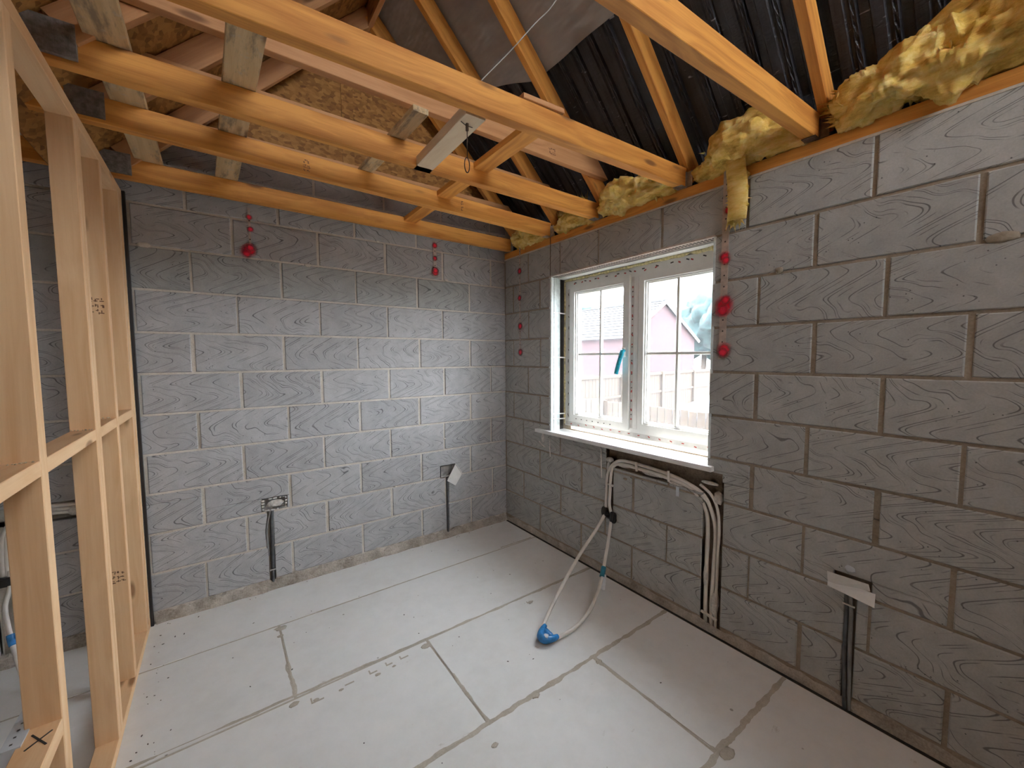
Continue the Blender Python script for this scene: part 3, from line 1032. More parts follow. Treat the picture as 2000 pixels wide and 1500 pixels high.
# ------------------------------------------------------------------ glass wool
def wool(name, label, pts, seed, nring=70, seg=40, amp=0.5, extra=None):
    """pts: (centre, radius_a across, radius_b up) along the roll"""
    ctr = catmull([p[0] for p in pts], max(2, nring // (len(pts) - 1)))
    n = len(ctr) - 1
    bm = bmesh.new()
    rings = []

    def lerp_r(f, idx):
        q = f * (len(pts) - 1)
        i = min(int(q), len(pts) - 2)
        g = q - i
        g = g * g * (3 - 2 * g)
        return pts[i][idx] * (1 - g) + pts[i + 1][idx] * g
    for i, c in enumerate(ctr):
        f = i / n
        d = (ctr[min(i + 1, n)] - ctr[max(i - 1, 0)]).normalized()
        a = d.cross(Vector((0, 0, 1)))
        if a.length < 0.3:
            a = Vector((0, 1, 0)).cross(d)
        a.normalize()
        b = a.cross(d)
        ra, rb = lerp_r(f, 1), lerp_r(f, 2)
        ring = []
        for k in range(seg):
            th = 2 * math.pi * k / seg
            u = Vector((math.cos(th), math.sin(th), f * 6))
            big = noise.fractal(Vector((u.x * 1.3 + seed, u.y * 1.3, f * 5.0)), 0.8, 2.0, 4)
            fib = noise.ridged_multi_fractal(Vector((u.x * 4 + seed, u.y * 7, f * 9.0)), 0.6, 2.2, 5, 1.0, 2.0) * 0.17
            sp = noise.noise(Vector((u.x * 22, u.y * 22 + seed, f * 40))) * 0.05
            k_ = 0.82 + amp * big + fib + sp
            off = a * (math.cos(th) * ra * k_) + b * (math.sin(th) * rb * k_)
            jag = d * (0.03 * noise.noise(Vector((th * 6, seed, 2))) if i in (0, n) else 0)
            ring.append(bm.verts.new(c + off + jag))
        rings.append(ring)
    for i in range(n):
        for k in range(seg):
            k2 = (k + 1) % seg
            bm.faces.new((rings[i][k], rings[i][k2], rings[i + 1][k2], rings[i + 1][k]))
    for ring, c in ((rings[0], ctr[0]), (rings[-1], ctr[-1])):
        cv = bm.verts.new(c)
        for k in range(seg):
            bm.faces.new((cv, ring[k], ring[(k + 1) % seg]))
    if extra:
        extra(bm)
    o = new_obj(name, bm, 'wool', None, None, True)
    o['group'] = 'glass wool stuffed along the eaves'
    return tag(o, label, 'insulation', 'glass wool stuffed along the eaves')


def tufts(ctr, rad, n, ln, seed, dirn=None):
    """loose fibre spikes standing off a wool roll"""
    rg = random.Random(seed)

    def fn(bm):
        for i in range(n):
            q = rg.random() * (len(ctr) - 1)
            j = min(int(q), len(ctr) - 2)
            p = Vector(ctr[j]).lerp(Vector(ctr[j + 1]), q - j)
            d = Vector((rg.gauss(-0.5, 0.5), rg.gauss(0, 0.7), rg.gauss(0.2, 0.6))).normalized()
            if dirn is not None:
                d = (d * 0.5 + Vector(dirn)).normalized()
            base = p + d * rad * rg.uniform(0.55, 0.9)
            tip = base + d * ln * rg.uniform(0.5, 1.3) + Vector((rg.gauss(0, 1), rg.gauss(0, 1), rg.gauss(0, 1))) * ln * 0.25
            s = d.cross(Vector((rg.gauss(0, 1), rg.gauss(0, 1), rg.gauss(0, 1)))).normalized()
            u = d.cross(s)
            w_ = rg.uniform(0.004, 0.012)
            v = [bm.verts.new(base + s * w_), bm.verts.new(base - s * w_ * 0.5 + u * w_), bm.verts.new(base - s * w_ * 0.5 - u * w_), bm.verts.new(tip)]
            for f in ((0, 1, 3), (1, 2, 3), (2, 0, 3)):
                bm.faces.new([v[x] for x in f])
    return fn

wool('glass_wool', 'small yellow wool tuft in the back corner beside the first truss', [(V((0.02, -0.16, 2.44)), 0.05, 0.05), (V((0.0, -0.28, 2.45)), 0.07, 0.065), (V((0.01, -0.42, 2.43)), 0.06, 0.06), (V((0.02, -0.57, 2.41)), 0.045, 0.04)], 1.0,
     extra=tufts([(0.0, -0.2, 2.45), (0.0, -0.5, 2.43)], 0.06, 40, 0.03, 1))
wool('glass_wool', 'yellow wool wad between the second and third trusses', [(V((0.03, -0.68, 2.42)), 0.05, 0.045), (V((0.02, -0.80, 2.44)), 0.06, 0.06), (V((0.03, -0.92, 2.43)), 0.055, 0.05), (V((0.03, -1.04, 2.42)), 0.05, 0.05)], 2.0,
     extra=tufts([(0.0, -0.7, 2.46), (-0.02, -1.0, 2.48)], 0.05, 60, 0.05, 2, (0, 0, 0.9)))
wool('glass_wool', 'bright yellow wool bulging out over the plate above the window', [(V((0.03, -1.13, 2.44)), 0.07, 0.06), (V((-0.01, -1.25, 2.46)), 0.09, 0.085), (V((-0.02, -1.40, 2.455)), 0.09, 0.075), (V((-0.02, -1.54, 2.43)), 0.075, 0.055), (V((0.01, -1.66, 2.42)), 0.05, 0.04)], 3.0,
     extra=tufts([(-0.02, -1.2, 2.45), (-0.03, -1.55, 2.43)], 0.08, 60, 0.025, 3))
wool('glass_wool', 'torn yellow wool with a strip hanging down over the wall strap', [(V((0.05, -1.74, 2.42)), 0.05, 0.04), (V((0.03, -1.83, 2.43)), 0.06, 0.05), (V((-0.02, -1.93, 2.47)), 0.085, 0.09), (V((-0.02, -2.05, 2.48)), 0.09, 0.085), (V((0.0, -2.16, 2.44)), 0.07, 0.06), (V((0.03, -2.25, 2.42)), 0.05, 0.04)], 4.0,
     extra=lambda bm: (tufts([(-0.03, -1.85, 2.46), (-0.03, -2.15, 2.47)], 0.085, 70, 0.028, 4)(bm),
                       add_tube(bm, [V((-0.03, -1.970, 2.44)), V((-0.062, -1.970, 2.40)), V((-0.058, -1.972, 2.35)), V((-0.046, -1.974, 2.30)), V((-0.038, -1.975, 2.24)), V((-0.034, -1.974, 2.18)), V((-0.032, -1.970, 2.125))], 0.02, 18, 2.1,
                                lambda f: 0.022 - 0.004 * abs(f - 0.6)),
                       tufts([(-0.028, -1.93, 2.135), (-0.028, -1.99, 2.125)], 0.004, 26, 0.035, 8, (0, 0, -1.5))(bm),
                       tufts([(-0.03, -1.94, 2.35), (-0.03, -1.94, 2.13)], 0.01, 20, 0.012, 9, (0, 0.8, -0.4))(bm),
                       tufts([(-0.03, -2.005, 2.35), (-0.028, -2.0, 2.13)], 0.01, 20, 0.016, 10, (0, -0.8, -0.4))(bm)))
wool('glass_wool', 'largest yellow wool roll, at the far right beyond the nearest truss', [(V((0.02, -2.345, 2.44)), 0.06, 0.07), (V((-0.01, -2.44, 2.455)), 0.085, 0.085), (V((-0.02, -2.54, 2.48)), 0.095, 0.10), (V((-0.01, -2.66, 2.49)), 0.095, 0.11), (V((-0.01, -2.80, 2.50)), 0.10, 0.12), (V((0.0, -3.0, 2.52)), 0.10, 0.13), (V((0.02, -3.3, 2.50)), 0.10, 0.11)], 5.0, 110, 48,
     extra=lambda bm: (tufts([(-0.01, -2.38, 2.45), (-0.02, -2.9, 2.50)], 0.09, 120, 0.03, 5)(bm), tufts([(0.0, -2.37, 2.40), (0.0, -2.37, 2.52)], 0.03, 50, 0.05, 6, (0, 1.2, 0))(bm),
                       add_tube(bm, catmull([V((-0.06, -2.60, 2.57)), V((-0.10, -2.68, 2.60)), V((-0.13, -2.76, 2.625)), V((-0.14, -2.86, 2.62)), V((-0.12, -2.95, 2.60))], 8), 0.022, 14, 1.3)))


# ------------------------------------------------------------------ window
win = structure(bpy.data.objects.new('window_1', None), 'white two-light casement window with glazing bars and filmed panes', 'window')
win.matrix_basis = Matrix.Translation((0.15, -1.22, 0.935))
COL.objects.link(win)
FX0, FX1 = 0.15, 0.215


def ring_frame(name, y0, y1, z0, z1, w_, x0, x1, mat, parent, steps=()):
    """rectangular frame in the plane x = const, with optional stepped inner beads"""
    bm = bmesh.new()

    def bar(a, b, c, d, xa, xb):
        add_box(bm, (xa, min(a, b), c), (xb, max(a, b), d))
    def fr(ya, yb, za, zb_, ww, xa, xb):
        bar(ya, yb, za, za + ww, xa, xb)
        bar(ya, yb, zb_ - ww, zb_, xa, xb)
        bar(ya, ya - ww, za + ww, zb_ - ww, xa, xb)
        bar(yb + ww, yb, za + ww, zb_ - ww, xa, xb)
    fr(y0, y1, z0, z1, w_, x0, x1)
    for (ins, ww, dx) in steps:
        fr(y0 - ins, y1 + ins, z0 + ins, z1 - ins, ww, x0 + dx, x1)
    return new_obj(name, bm, mat, parent)

ring_frame('outer_frame', -0.612, -1.848, 0.938, 2.055, 0.058, FX0, FX1, 'upvc', win, [(0.058, 0.012, 0.012)])
box('mullion', (FX0, -1.287, 0.996), (FX1, -1.230, 1.997), 'upvc', win, 0.002)
sashL = ring_frame('sash', -0.676, -1.228, 0.985, 2.010, 0.047, FX0 - 0.018, FX1 - 0.02, 'upvc', win, [(0.047, 0.010, 0.012), (0.057, 0.007, 0.024)])
sashR = ring_frame('sash', -1.291, -1.842, 0.996, 1.997, 0.040, FX0 - 0.004, FX1 - 0.02, 'upvc', win, [(0.040, 0.010, 0.012), (0.050, 0.007, 0.024)])
GX = 0.172
for s, (ya, yb, za, zb_, vy) in ((sashL, (-0.742, -1.164, 1.049, 1.946, -0.955)), (sashR, (-1.345, -1.790, 1.050, 1.943, -1.556))):
    if s is sashL:
        vy = -0.956
    bm = bmesh.new()
    add_box(bm, (GX, yb - 0.004, za - 0.004), (GX + 0.006, ya + 0.004, zb_ + 0.004))
    new_obj('pane', bm, 'glass', s)
    box('glazing_bar', (GX - 0.010, vy - 0.009, za - 0.003), (GX + 0.016, vy + 0.009, zb_ + 0.003), 'upvc', s, 0.003)
    box('glazing_bar', (GX - 0.0095, yb - 0.003, 1.486), (GX + 0.0155, ya + 0.003, 1.504), 'upvc', s, 0.003)
# handle wrapped in blue tape
hd_ = thing('tmp', 'x', 'x')
bpy.data.objects.remove(hd_)
hdl = box('handle_base', (FX0 - 0.034, -1.208, 1.475), (FX0 - 0.018, -1.182, 1.535), 'upvc', sashL, 0.003)
tube('handle', [(FX0 - 0.03, -1.195, 1.515), (FX0 - 0.055, -1.205, 1.508), (FX0 - 0.062, -1.190, 1.45), (FX0 - 0.06, -1.172, 1.40), (FX0 - 0.058, -1.160, 1.362)], 0.0105, 'cyantape', sashL, 8, 5, True, 1.6)
# protective tape with small printed marks along the frame
def tape_marks(name, mat, seed, spots):
    bm = bmesh.new()
    rg = random.Random(seed)
    for (x, y, z, hy, hz) in spots(rg):
        mm = Matrix.Translation((x, y, z)) @ Matrix.Rotation(rg.uniform(-0.5, 0.5), 4, 'X')
        b = bmesh.ops.create_cube(bm, size=1.0, matrix=mm @ Matrix.Diagonal((0.0008, hy, hz, 1)))
    return new_obj(name, bm, mat, win)

def spots_red(rg):
    for z in [1.06 + 0.062 * i for i in range(15)]:
        yield (FX0 - 0.0006, -1.2425, z, 0.009, rg.uniform(0.008, 0.02))
    for y in [-0.68 - 0.078 * i for i in range(15)]:
        yield (FX0 - 0.0006, y, 0.958 + rg.uniform(-0.006, 0.006), 0.016, 0.006)
        if rg.random() < 0.6:
            yield (FX0 - 0.0006, y - 0.03, 2.028 + rg.uniform(-0.006, 0.006), 0.016, 0.008)

def spots_dark(rg):
    for z in [1.02 + 0.085 * i for i in range(12)]:
        yield (FX0 - 0.0006, -0.648 + rg.uniform(-0.003, 0.003), z, 0.006, rg.uniform(0.01, 0.025))
    for z in [1.09 + 0.09 * i for i in range(10)]:
        yield (FX0 - 0.0006, -1.2425, z, 0.008, 0.008)
    for y in [-0.72 - 0.10 * i for i in range(11)]:
        yield (FX0 - 0.0006, y, 2.034, 0.02, 0.007)
    for y in [-0.75 - 0.055 * i for i in range(7)]:
        yield (FX0 - 0.0186, y, 1.004, 0.01, 0.006)
tape_marks('frame_tape_print', 'redmark', 1, spots_red)
tape_marks('frame_tape_print', 'darkmark', 2, spots_dark)
bm = bmesh.new()
add_box(bm, (FX0 - 0.0003, -1.254, 1.0), (FX0, -1.232, 1.995))
add_box(bm, (FX0 - 0.0003, -1.84, 0.944), (FX0, -0.62, 0.972))
add_box(bm, (FX0 - 0.0003, -0.660, 1.0), (FX0, -0.636, 1.995))
new_obj('frame_tape', bm, 'film', win)
# yellow expanding foam beads at head and jamb
def foam_bead(p0, p1, r, seed, parent):
    pts = []
    p0, p1 = V(p0), V(p1)
    n = 60
    bm = bmesh.new()
    line = [p0.lerp(p1, i / n) + V((0, 0.004 * noise.noise(V((i * 0.4, seed, 0))), 0.006 * noise.noise(V((i * 0.33, seed, 5))))) for i in range(n + 1)]
    add_tube(bm, line, r, 9, 1.0, lambda f: r * max(0.25, 0.9 + 0.9 * noise.fractal(V((f * 26, seed, 1)), 0.8, 2.0, 3)))
    return new_obj('expanding_foam', bm, 'foamy', parent, None, True)
foam_bead((0.142, -0.62, 2.060), (0.142, -1.84, 2.064), 0.010, 1, win)
foam_bead((0.144, -0.612, 0.95), (0.144, -0.610, 2.05), 0.006, 6, win)
foam_bead((0.135, -1.76, 2.060), (0.135, -1.84, 2.062), 0.017, 3, win)
# reveal: cavity closer board, solid dark box painting the gap's shade, plastic ties
bm = bmesh.new()
for (xa, xb, yo) in ((0.002, 0.028, 0.0), (0.030, 0.052, 0.003), (0.054, 0.092, 0.001)):
    add_box(bm, (xa, -0.600 - 0.010 - yo, 0.90), (xb, -0.585, 2.078))
new_obj('cavity_closer', bm, 'closer', win)
bm = bmesh.new()
add_box(bm, (0.094, -0.596, 0.90), (0.145, -0.575, 2.078))
new_obj('cavity_gap_shade', bm, 'dark', win)
for z in (1.81, 1.47, 1.03, 0.99):
    beam('closer_tie', (0.02, -0.613, z + 0.005), (0.142, -0.615, z), 0.004, 0.010, 'upvc', win)
bm = bmesh.new()
add_box(bm, (0.0, -1.858, 0.90), (0.15, -1.846, 2.08))
new_obj('right_reveal', bm, 'closer', win)
# steel lintel with holes
bm = bmesh.new()
add_box(bm, (-0.004, -1.852, 2.080), (0.0, -0.590, 2.089))
add_box(bm, (0.0, -1.852, 2.0805), (0.145, -0.590, 2.089))
new_obj('steel_lintel', bm, 'strap', win)
bm = bmesh.new()
for i in range(60):
    for j in range(2):
        y = -0.61 - i * 0.0207
        add_box(bm, (0.020 + j * 0.022, y - 0.006, 2.0792), (0.034 + j * 0.022, y + 0.006, 2.0805))
new_obj('lintel_slot', bm, 'darkmark', win)['kind'] = 'stuff'
bm = bmesh.new()
add_box(bm, (0.070, -1.850, 2.070), (0.135, -0.605, 2.080))
new_obj('head_strip', bm, 'upvc', win)
# sill board
bm = bmesh.new()
sec = [(-0.034, 0.881), (-0.030, 0.877), (0.15, 0.877), (0.15, 0.905), (-0.026, 0.905), (-0.034, 0.898)]
a = [bm.verts.new((x, -0.455, z)) for x, z in sec[:2]]
bm.verts.ensure_lookup_table()
for v_ in list(bm.verts):
    bm.verts.remove(v_)
add_box(bm, (-0.034, -1.882, 0.879), (0.0, -0.455, 0.905))
add_box(bm, (0.0, -1.845, 0.879), (0.15, -0.598, 0.905))
bmesh.ops.remove_doubles(bm, verts=bm.verts, dist=0.0001)
new_obj('window_board', bm, 'sill', win)
# concealed packing under the sill
bm = bmesh.new()
add_box(bm, (0.038, -1.844, 0.866), (0.20, -0.599, 0.878))
new_obj('sill_bed', bm, 'chase', win)

# ------------------------------------------------------------------ straps with red spray paint
def strap(wall, u, z0, z1, label, dots, wid=0.030, ragged=0.0, big=()):
    o = thing('restraint_strap', label, 'metal strap', (0, 0, 0), 'restraint straps with red paint')
    if wall == 'back':
        f = lambda du, z, d: V((u + du, -d, z))
    else:
        f = lambda du, z, d: V((-d, u - du, z))
    bm = bmesh.new()
    lo, hi = f(-wid / 2, z0, 0.0015), f(wid / 2, z1, 0.004)
    add_box(bm, [min(lo[i], hi[i]) for i in range(3)], [max(lo[i], hi[i]) for i in range(3)])
    new_obj('strip', bm, 'strap', o)
    bm = bmesh.new()
    n = int((z1 - z0) / 0.055)
    for i in range(n):
        z = z0 + 0.03 + i * 0.055
        lo, hi = f(-0.0035, z - 0.0035, 0.004), f(0.0035, z + 0.0035, 0.0046)
        add_box(bm, [min(lo[i_], hi[i_]) for i_ in range(3)], [max(lo[i_], hi[i_]) for i_ in range(3)])
    new_obj('nail_hole', bm, 'darkmark', o)['kind'] = 'stuff'
    for j, (du, z, s) in enumerate(dots):
        bm = bmesh.new()
        bmesh.ops.create_circle(bm, cap_ends=True, radius=0.046, segments=24)
        g = bmesh.ops.extrude_face_region(bm, geom=list(bm.faces))
        bmesh.ops.translate(bm, verts=[x for x in g['geom'] if isinstance(x, bmesh.types.BMVert)], vec=(0, 0, 0.0004))
        rot = Matrix.Rotation(math.pi / 2, 4, 'X') if wall == 'back' else Matrix.Rotation(-math.pi / 2, 4, 'Y')
        new_obj('paint_spot', bm, 'red', o, Matrix.Translation(f(du, z, 0.0062 + 0.0004 * j)) @ rot @ Matrix.Diagonal((s, s, 1, 1)))
    return o

strap('back', -1.872, 2.105, 2.376, 'short narrow strap with three red spots, left one on the back wall', [(0.0, 2.32, 0.6), (0.004, 2.25, 0.6), (-0.006, 2.125, 1.3), (-0.02, 2.105, 0.9), (0.0, 2.14, 0.8)], 0.012)
strap('back', -0.664, 2.105, 2.376, 'short strap with three red spots, right one on the back wall', [(0.0, 2.342, 0.75), (0.0, 2.244, 0.65), (0.0, 2.135, 1.0), (0.002, 2.15, 0.8)], 0.026)
strap('right', -0.224, 1.495, 2.40, 'thin long strap with four red spots, near the back corner beside the window', [(0.0, 2.188, 0.95), (0.0, 1.968, 0.85), (0.008, 1.734, 1.05), (0.01, 1.516, 1.05)], 0.013)
strap('right', -1.906, 1.462, 2.40, 'wide perforated strap with large red paint blobs right of the window', [(0.012, 2.189, 0.8), (0.0, 1.966, 0.95), (0.008, 1.95, 0.7), (0.004, 1.726, 1.6), (0.0, 1.705, 1.1), (0.012, 1.755, 0.8), (0.012, 1.509, 1.2), (0.006, 1.495, 0.9)], 0.034)

tw = tube('tie_wire', [(-0.003, -0.604, 2.372), (-0.004, -0.605, 2.25), (-0.003, -0.603, 2.075)], 0.0022, 'rust', None, 6, 4)
tag(tw, 'thin rusty wire hanging down the wall to the left window corner', 'wire')

# ------------------------------------------------------------------ stud partition
PX = -2.424
part = thing('stud_partition', 'open pale softwood stud partition frame on the left side', 'partition', (PX - 0.03, -0.9, 0))
part['kind'] = 'thing'
SD = 0.066
def stud(y0, y1, z0=0.040, z1=2.302):
    return beam('stud', (PX - SD / 2, (y0 + y1) / 2, z0), (PX - SD / 2, (y0 + y1) / 2, z1), y1 - y0, SD, 'pale', part, upv=(1, 0, 0))
for (a, b) in [(-2.045, -2.0), (-1.443, -1.396), (-0.884, -0.847), (-0.846, -0.809), (-0.520, -0.477), (-0.135, -0.092), (-0.075, -0.030)]:
    st_ = stud(a, b)
    if abs(a + 0.520) < 0.001:
        stamp(st_, (1.70 - 1.171, (b - a) / 2, -0.002), (0, 0, 1), (1, 0, 0), (0, 1, 0), 7, 3, 3, 0.014)
        stamp(st_, (0.52 - 1.171, (b - a) / 2, -0.004), (0, 0, 1), (1, 0, 0), (0, 1, 0), 8, 4, 3, 0.012)
beam('top_plate', (PX - SD / 2, -2.06, 2.323), (PX - SD / 2, -0.012, 2.323), SD, 0.042, 'pale', part)
beam('sole_plate', (PX - SD / 2, -2.06, 0.020), (PX - SD / 2, -0.012, 0.020), SD, 0.038, 'pale', part)
for (a, b, z) in [(-2.0, -1.444, 1.207), (-1.395, -0.885, 1.205), (-0.808, -0.521, 1.203), (-0.476, -0.136, 1.201)]:
    beam('noggin', (PX - SD / 2, a, z), (PX - SD / 2, b, z), SD - 0.002, 0.040, 'pale', part)
low = beam('noggin', (PX - SD / 2, -2.0, 0.530), (PX - SD / 2, -1.444, 0.530), SD, 0.042, 'pale', part)
for (p, q) in [((-2.470, -1.520, 0.5515), (-2.434, -1.478, 0.5515)), ((-2.434, -1.524, 0.5515), (-2.470, -1.470, 0.5515))]:
    beam('pencil_mark', p, q, 0.004, 0.0012, 'pencil', low, ch=0.0002)
# black damp-proof strip between the frame and the wall
box('damp_proof_strip', (PX + 0.001, -0.030, 0.0), (PX + 0.014, -0.008, 2.34), 'blackplastic', part, 0.001)
# sawdust on the mid noggins
bm = bmesh.new()
rg = random.Random(4)
for i in range(26):
    y = rg.choice([-1.452, -0.892, -0.53]) - abs(rg.gauss(0, 0.004))
    x = PX - rg.uniform(0.008, 0.06)
    s = rg.uniform(0.0015, 0.0035)
    bmesh.ops.create_icosphere(bm, subdivisions=1, radius=s, matrix=Matrix.Translation((x, y, 1.2275)))
sdust = new_obj('sawdust', bm, 'dust', part)
sdust['kind'] = 'stuff'
# folded galvanised bracket on the low noggin
bk = thing('metal_bracket', 'pale galvanised angle bracket lying on the low left noggin', 'bracket', (-2.50, -1.45, 0.55))
bm = bmesh.new()
add_box(bm, (-2.516, -1.498, 0.5525), (-2.482, -1.345, 0.5545))
new_obj('flange', bm, 'tag', bk)
bm = bmesh.new()
add_box(bm, (-2.482, -1.498, 0.49), (-2.4805, -1.345, 0.5545))
add_box(bm, (-2.516, -1.500, 0.49), (-2.4805, -1.498, 0.5545))
new_obj('flange', bm, 'tag', bk)
bm = bmesh.new()
for i in range(6):
    add_box(bm, (-2.503, -1.485 + i * 0.024, 0.5545), (-2.498, -1.480 + i * 0.024, 0.5549))
new_obj('screw_hole', bm, 'darkmark', bk)

# ------------------------------------------------------------------ heating pipes below the window
pp = thing('pipe_loop', 'white plastic pipe loop under the window, taped blue end lying on the floor', 'pipe', (-0.05, -1.2, 0.0))
R_ = 0.0105
def chase_path(off, end):
    o = off
    return [(0.022, -1.862 - o, -0.005), (0.020, -1.858 - o, 0.12), (0.018, -1.862 - 1.2 * o, 0.35), (0.016, -1.866 - 1.3 * o, 0.55), (0.014, -1.850 - o, 0.655), (0.012, -1.805 - o, 0.725 + 0.4 * o),
            (0.012, -1.74, 0.762 + 0.5 * o), (0.012, -1.62, 0.783 + 0.7 * o), (0.012, -1.45, 0.793 + 0.8 * o), (0.012, -1.32, 0.795 + 0.8 * o), (0.010, -1.25, 0.785 + 0.6 * o),
            (0.008, -1.207 + 0.5 * o, 0.75), (0.004, -1.190 + 0.9 * o, 0.69), (0.0, -1.188 + 0.9 * o, 0.60), (-0.006, -1.188 + 0.9 * o, 0.50)] + end
tube('pipe', chase_path(0.020, [(-0.016, -1.170, 0.43), (-0.10, -1.172, 0.345), (-0.25, -1.185, 0.245), (-0.43, -1.232, 0.15), (-0.60, -1.295, 0.075), (-0.70, -1.342, 0.037), (-0.765, -1.385, 0.026)]), R_, 'pipe', pp, 10, 7)
tube('pipe', chase_path(-0.012, [(-0.014, -1.222, 0.425), (-0.040, -1.222, 0.27), (-0.09, -1.238, 0.16), (-0.17, -1.285, 0.095), (-0.29, -1.350, 0.055), (-0.43, -1.410, 0.028), (-0.58, -1.440, 0.013), (-0.70, -1.440, 0.014)]), R_, 'pipe', pp, 10, 7)
tube('pipe', [(0.018, -1.905, -0.005), (0.018, -1.903, 0.2), (0.010, -1.910, 0.45), (0.004, -1.915, 0.58), (0.010, -1.900, 0.68), (0.016, -1.862, 0.745), (0.018, -1.80, 0.785)], 0.0075, 'pipe', pp, 10, 6)
# pipe saddles
for (y0, z0, y1, z1) in [(-1.165, 0.635, -1.225, 0.630), (-1.40, 0.825, -1.405, 0.770), (-1.62, 0.822, -1.625, 0.760), (-1.835, 0.10, -1.92, 0.088), (-1.82, 0.735, -1.855, 0.705)]:
    beam('pipe_saddle', (-0.0015, y0, z0), (-0.0015, y1, z1), 0.012, 0.012, 'pipe', pp)
# black clips
bm = bmesh.new()
for (y, z, rr_) in [(-1.168, 0.445, 0.020), (-1.238, 0.425, 0.024)]:
    pts = []
    for i in range(17):
        a_ = 2 * math.pi * i / 16
        pts.append((-0.016 + rr_ * 0.6 * math.cos(a_), y, z + rr_ * 1.25 * math.sin(a_)))
    for dy in (-0.012, 0.0, 0.012):
        add_tube(bm, [(p[0], p[1] + dy, p[2]) for p in pts], 0.0065, 6)
    add_box(bm, (-0.02, y - 0.014, z - rr_), (-0.001, y + 0.014, z + rr_))
add_box(bm, (-0.024, -1.245, 0.428), (-0.006, -1.16, 0.446))
new_obj('clip', bm, 'blackplastic', pp)
# taped parts
def sleeve(name, pts, r, mat, parent, flat=1.0):
    return tube(name, pts, r, mat, parent, 12, 4, True, flat)
sleeve('tape', [(-0.128, -1.262, 0.138), (-0.150, -1.274, 0.116), (-0.175, -1.288, 0.100)], 0.016, 'tealtape', pp)
beam('tape_tail', (-0.160, -1.292, 0.112), (-0.215, -1.330, 0.050), 0.028, 0.003, 'tag', pp, upv=(-0.7, -0.7, 0.3))
bm = bmesh.new()
line = [V((-0.700, -1.352, 0.034)), V((-0.738, -1.372, 0.032)), V((-0.768, -1.398, 0.030)), V((-0.765, -1.424, 0.027)), V((-0.730, -1.440, 0.025)), V((-0.690, -1.442, 0.021))]
add_tube(bm, catmull(line, 5), 0.022, 12, 1.0, lambda f: 0.012 + 0.009 * math.sin(math.pi * f))
bmesh.ops.create_icosphere(bm, subdivisions=3, radius=1.0, matrix=Matrix.Translation((-0.735, -1.404, 0.022)) @ Matrix.Rotation(0.5, 4, 'Z') @ Matrix.Diagonal((0.034, 0.040, 0.021, 1)))
add_tube(bm, catmull([V((-0.72, -1.375, 0.028)), V((-0.728, -1.405, 0.034)), V((-0.722, -1.432, 0.022))], 5), 0.014, 12, 1.3)
new_obj('taped_end', bm, 'bluetape', pp, None, True)
bm = bmesh.new()
bmesh.ops.create_icosphere(bm, subdivisions=2, radius=1.0, matrix=Matrix.Translation((-0.756, -1.424, 0.032)) @ Matrix.Diagonal((0.022, 0.022, 0.018, 1)))
new_obj('foil_cap', bm, 'tag', pp, None, True)
# plaster dabs holding the pipes and the rough edge of the chase
for i, (y, z, a, b) in enumerate([(-1.175, 0.79, 0.03, 0.02), (-1.90, 0.735, 0.025, 0.035), (-1.29, 0.775, 0.05, 0.012), (-1.50, 0.770, 0.07, 0.012), (-1.66, 0.752, 0.05, 0.012), (-1.895, 0.16, 0.02, 0.08), (-1.845, 0.30, 0.012, 0.09), (-1.172, 0.735, 0.012, 0.05), (-1.85, 0.805, 0.05, 0.008)]):
    lump(pp, (0.022, y, z), 0.022, a, b, 'plaster', i + 20, 'plaster_dab')
tgp = box('paper_tag', (-0.004, -1.690, 0.690), (-0.001, -1.672, 0.745), 'tag', None)
tag(tgp, 'small pale tag stuck on the blockwork below the sill', 'tag')

# pipes of the next room, seen through the partition
pl = thing('pipe_tails', 'white plastic pipes seen through the partition, blue tape on the hanging tail', 'pipe', (-2.9, -0.02, 0.0))
for i in range(3):
    dz = 0.018 * i
    tube('pipe', [(-2.45, 0.012, 0.695 + dz), (-2.62, 0.010, 0.700 + dz), (-2.76, 0.008, 0.712 + dz), (-2.85, 0.008, 0.700 + dz), (-2.89 - 0.012 * i, 0.006, 0.66), (-2.90 - 0.014 * i, 0.004, 0.55), (-2.90 - 0.014 * i, 0.0, 0.44)], R_, 'pipe', pl, 8, 5)
tube('pipe', [(-2.905, -0.006, 0.47), (-2.908, -0.02, 0.39), (-2.918, -0.05, 0.318), (-2.905, -0.085, 0.245), (-2.888, -0.12, 0.182), (-2.862, -0.17, 0.11), (-2.835, -0.225, 0.045), (-2.80, -0.29, 0.012), (-2.74, -0.36, 0.012)], 0.0095, 'pipe', pl, 10, 6)
sleeve('tape', [(-2.893, -0.108, 0.203), (-2.888, -0.12, 0.182), (-2.880, -0.134, 0.160)], 0.0135, 'bluetape', pl)
beam('tape_tail', (-2.878, -0.122, 0.182), (-2.845, -0.126, 0.178), 0.003, 0.040, 'bluetape', pl)
bm = bmesh.new()
add_box(bm, (-2.945, -0.03, 0.40), (-2.87, 0.0, 0.445))
bmesh.ops.bevel(bm, geom=list(bm.edges), offset=0.006, segments=2, affect='EDGES')
new_obj('clip', bm, 'blackplastic', pl)
for i, (x, z, a, b) in enumerate([(-2.68, 0.715, 0.03, 0.03), (-2.80, 0.73, 0.03, 0.014), (-2.87, 0.60, 0.012, 0.06)]):
    lump(pl, (x, 0.012, z), a, 0.02, b, 'plaster', i + 50, 'plaster_dab')

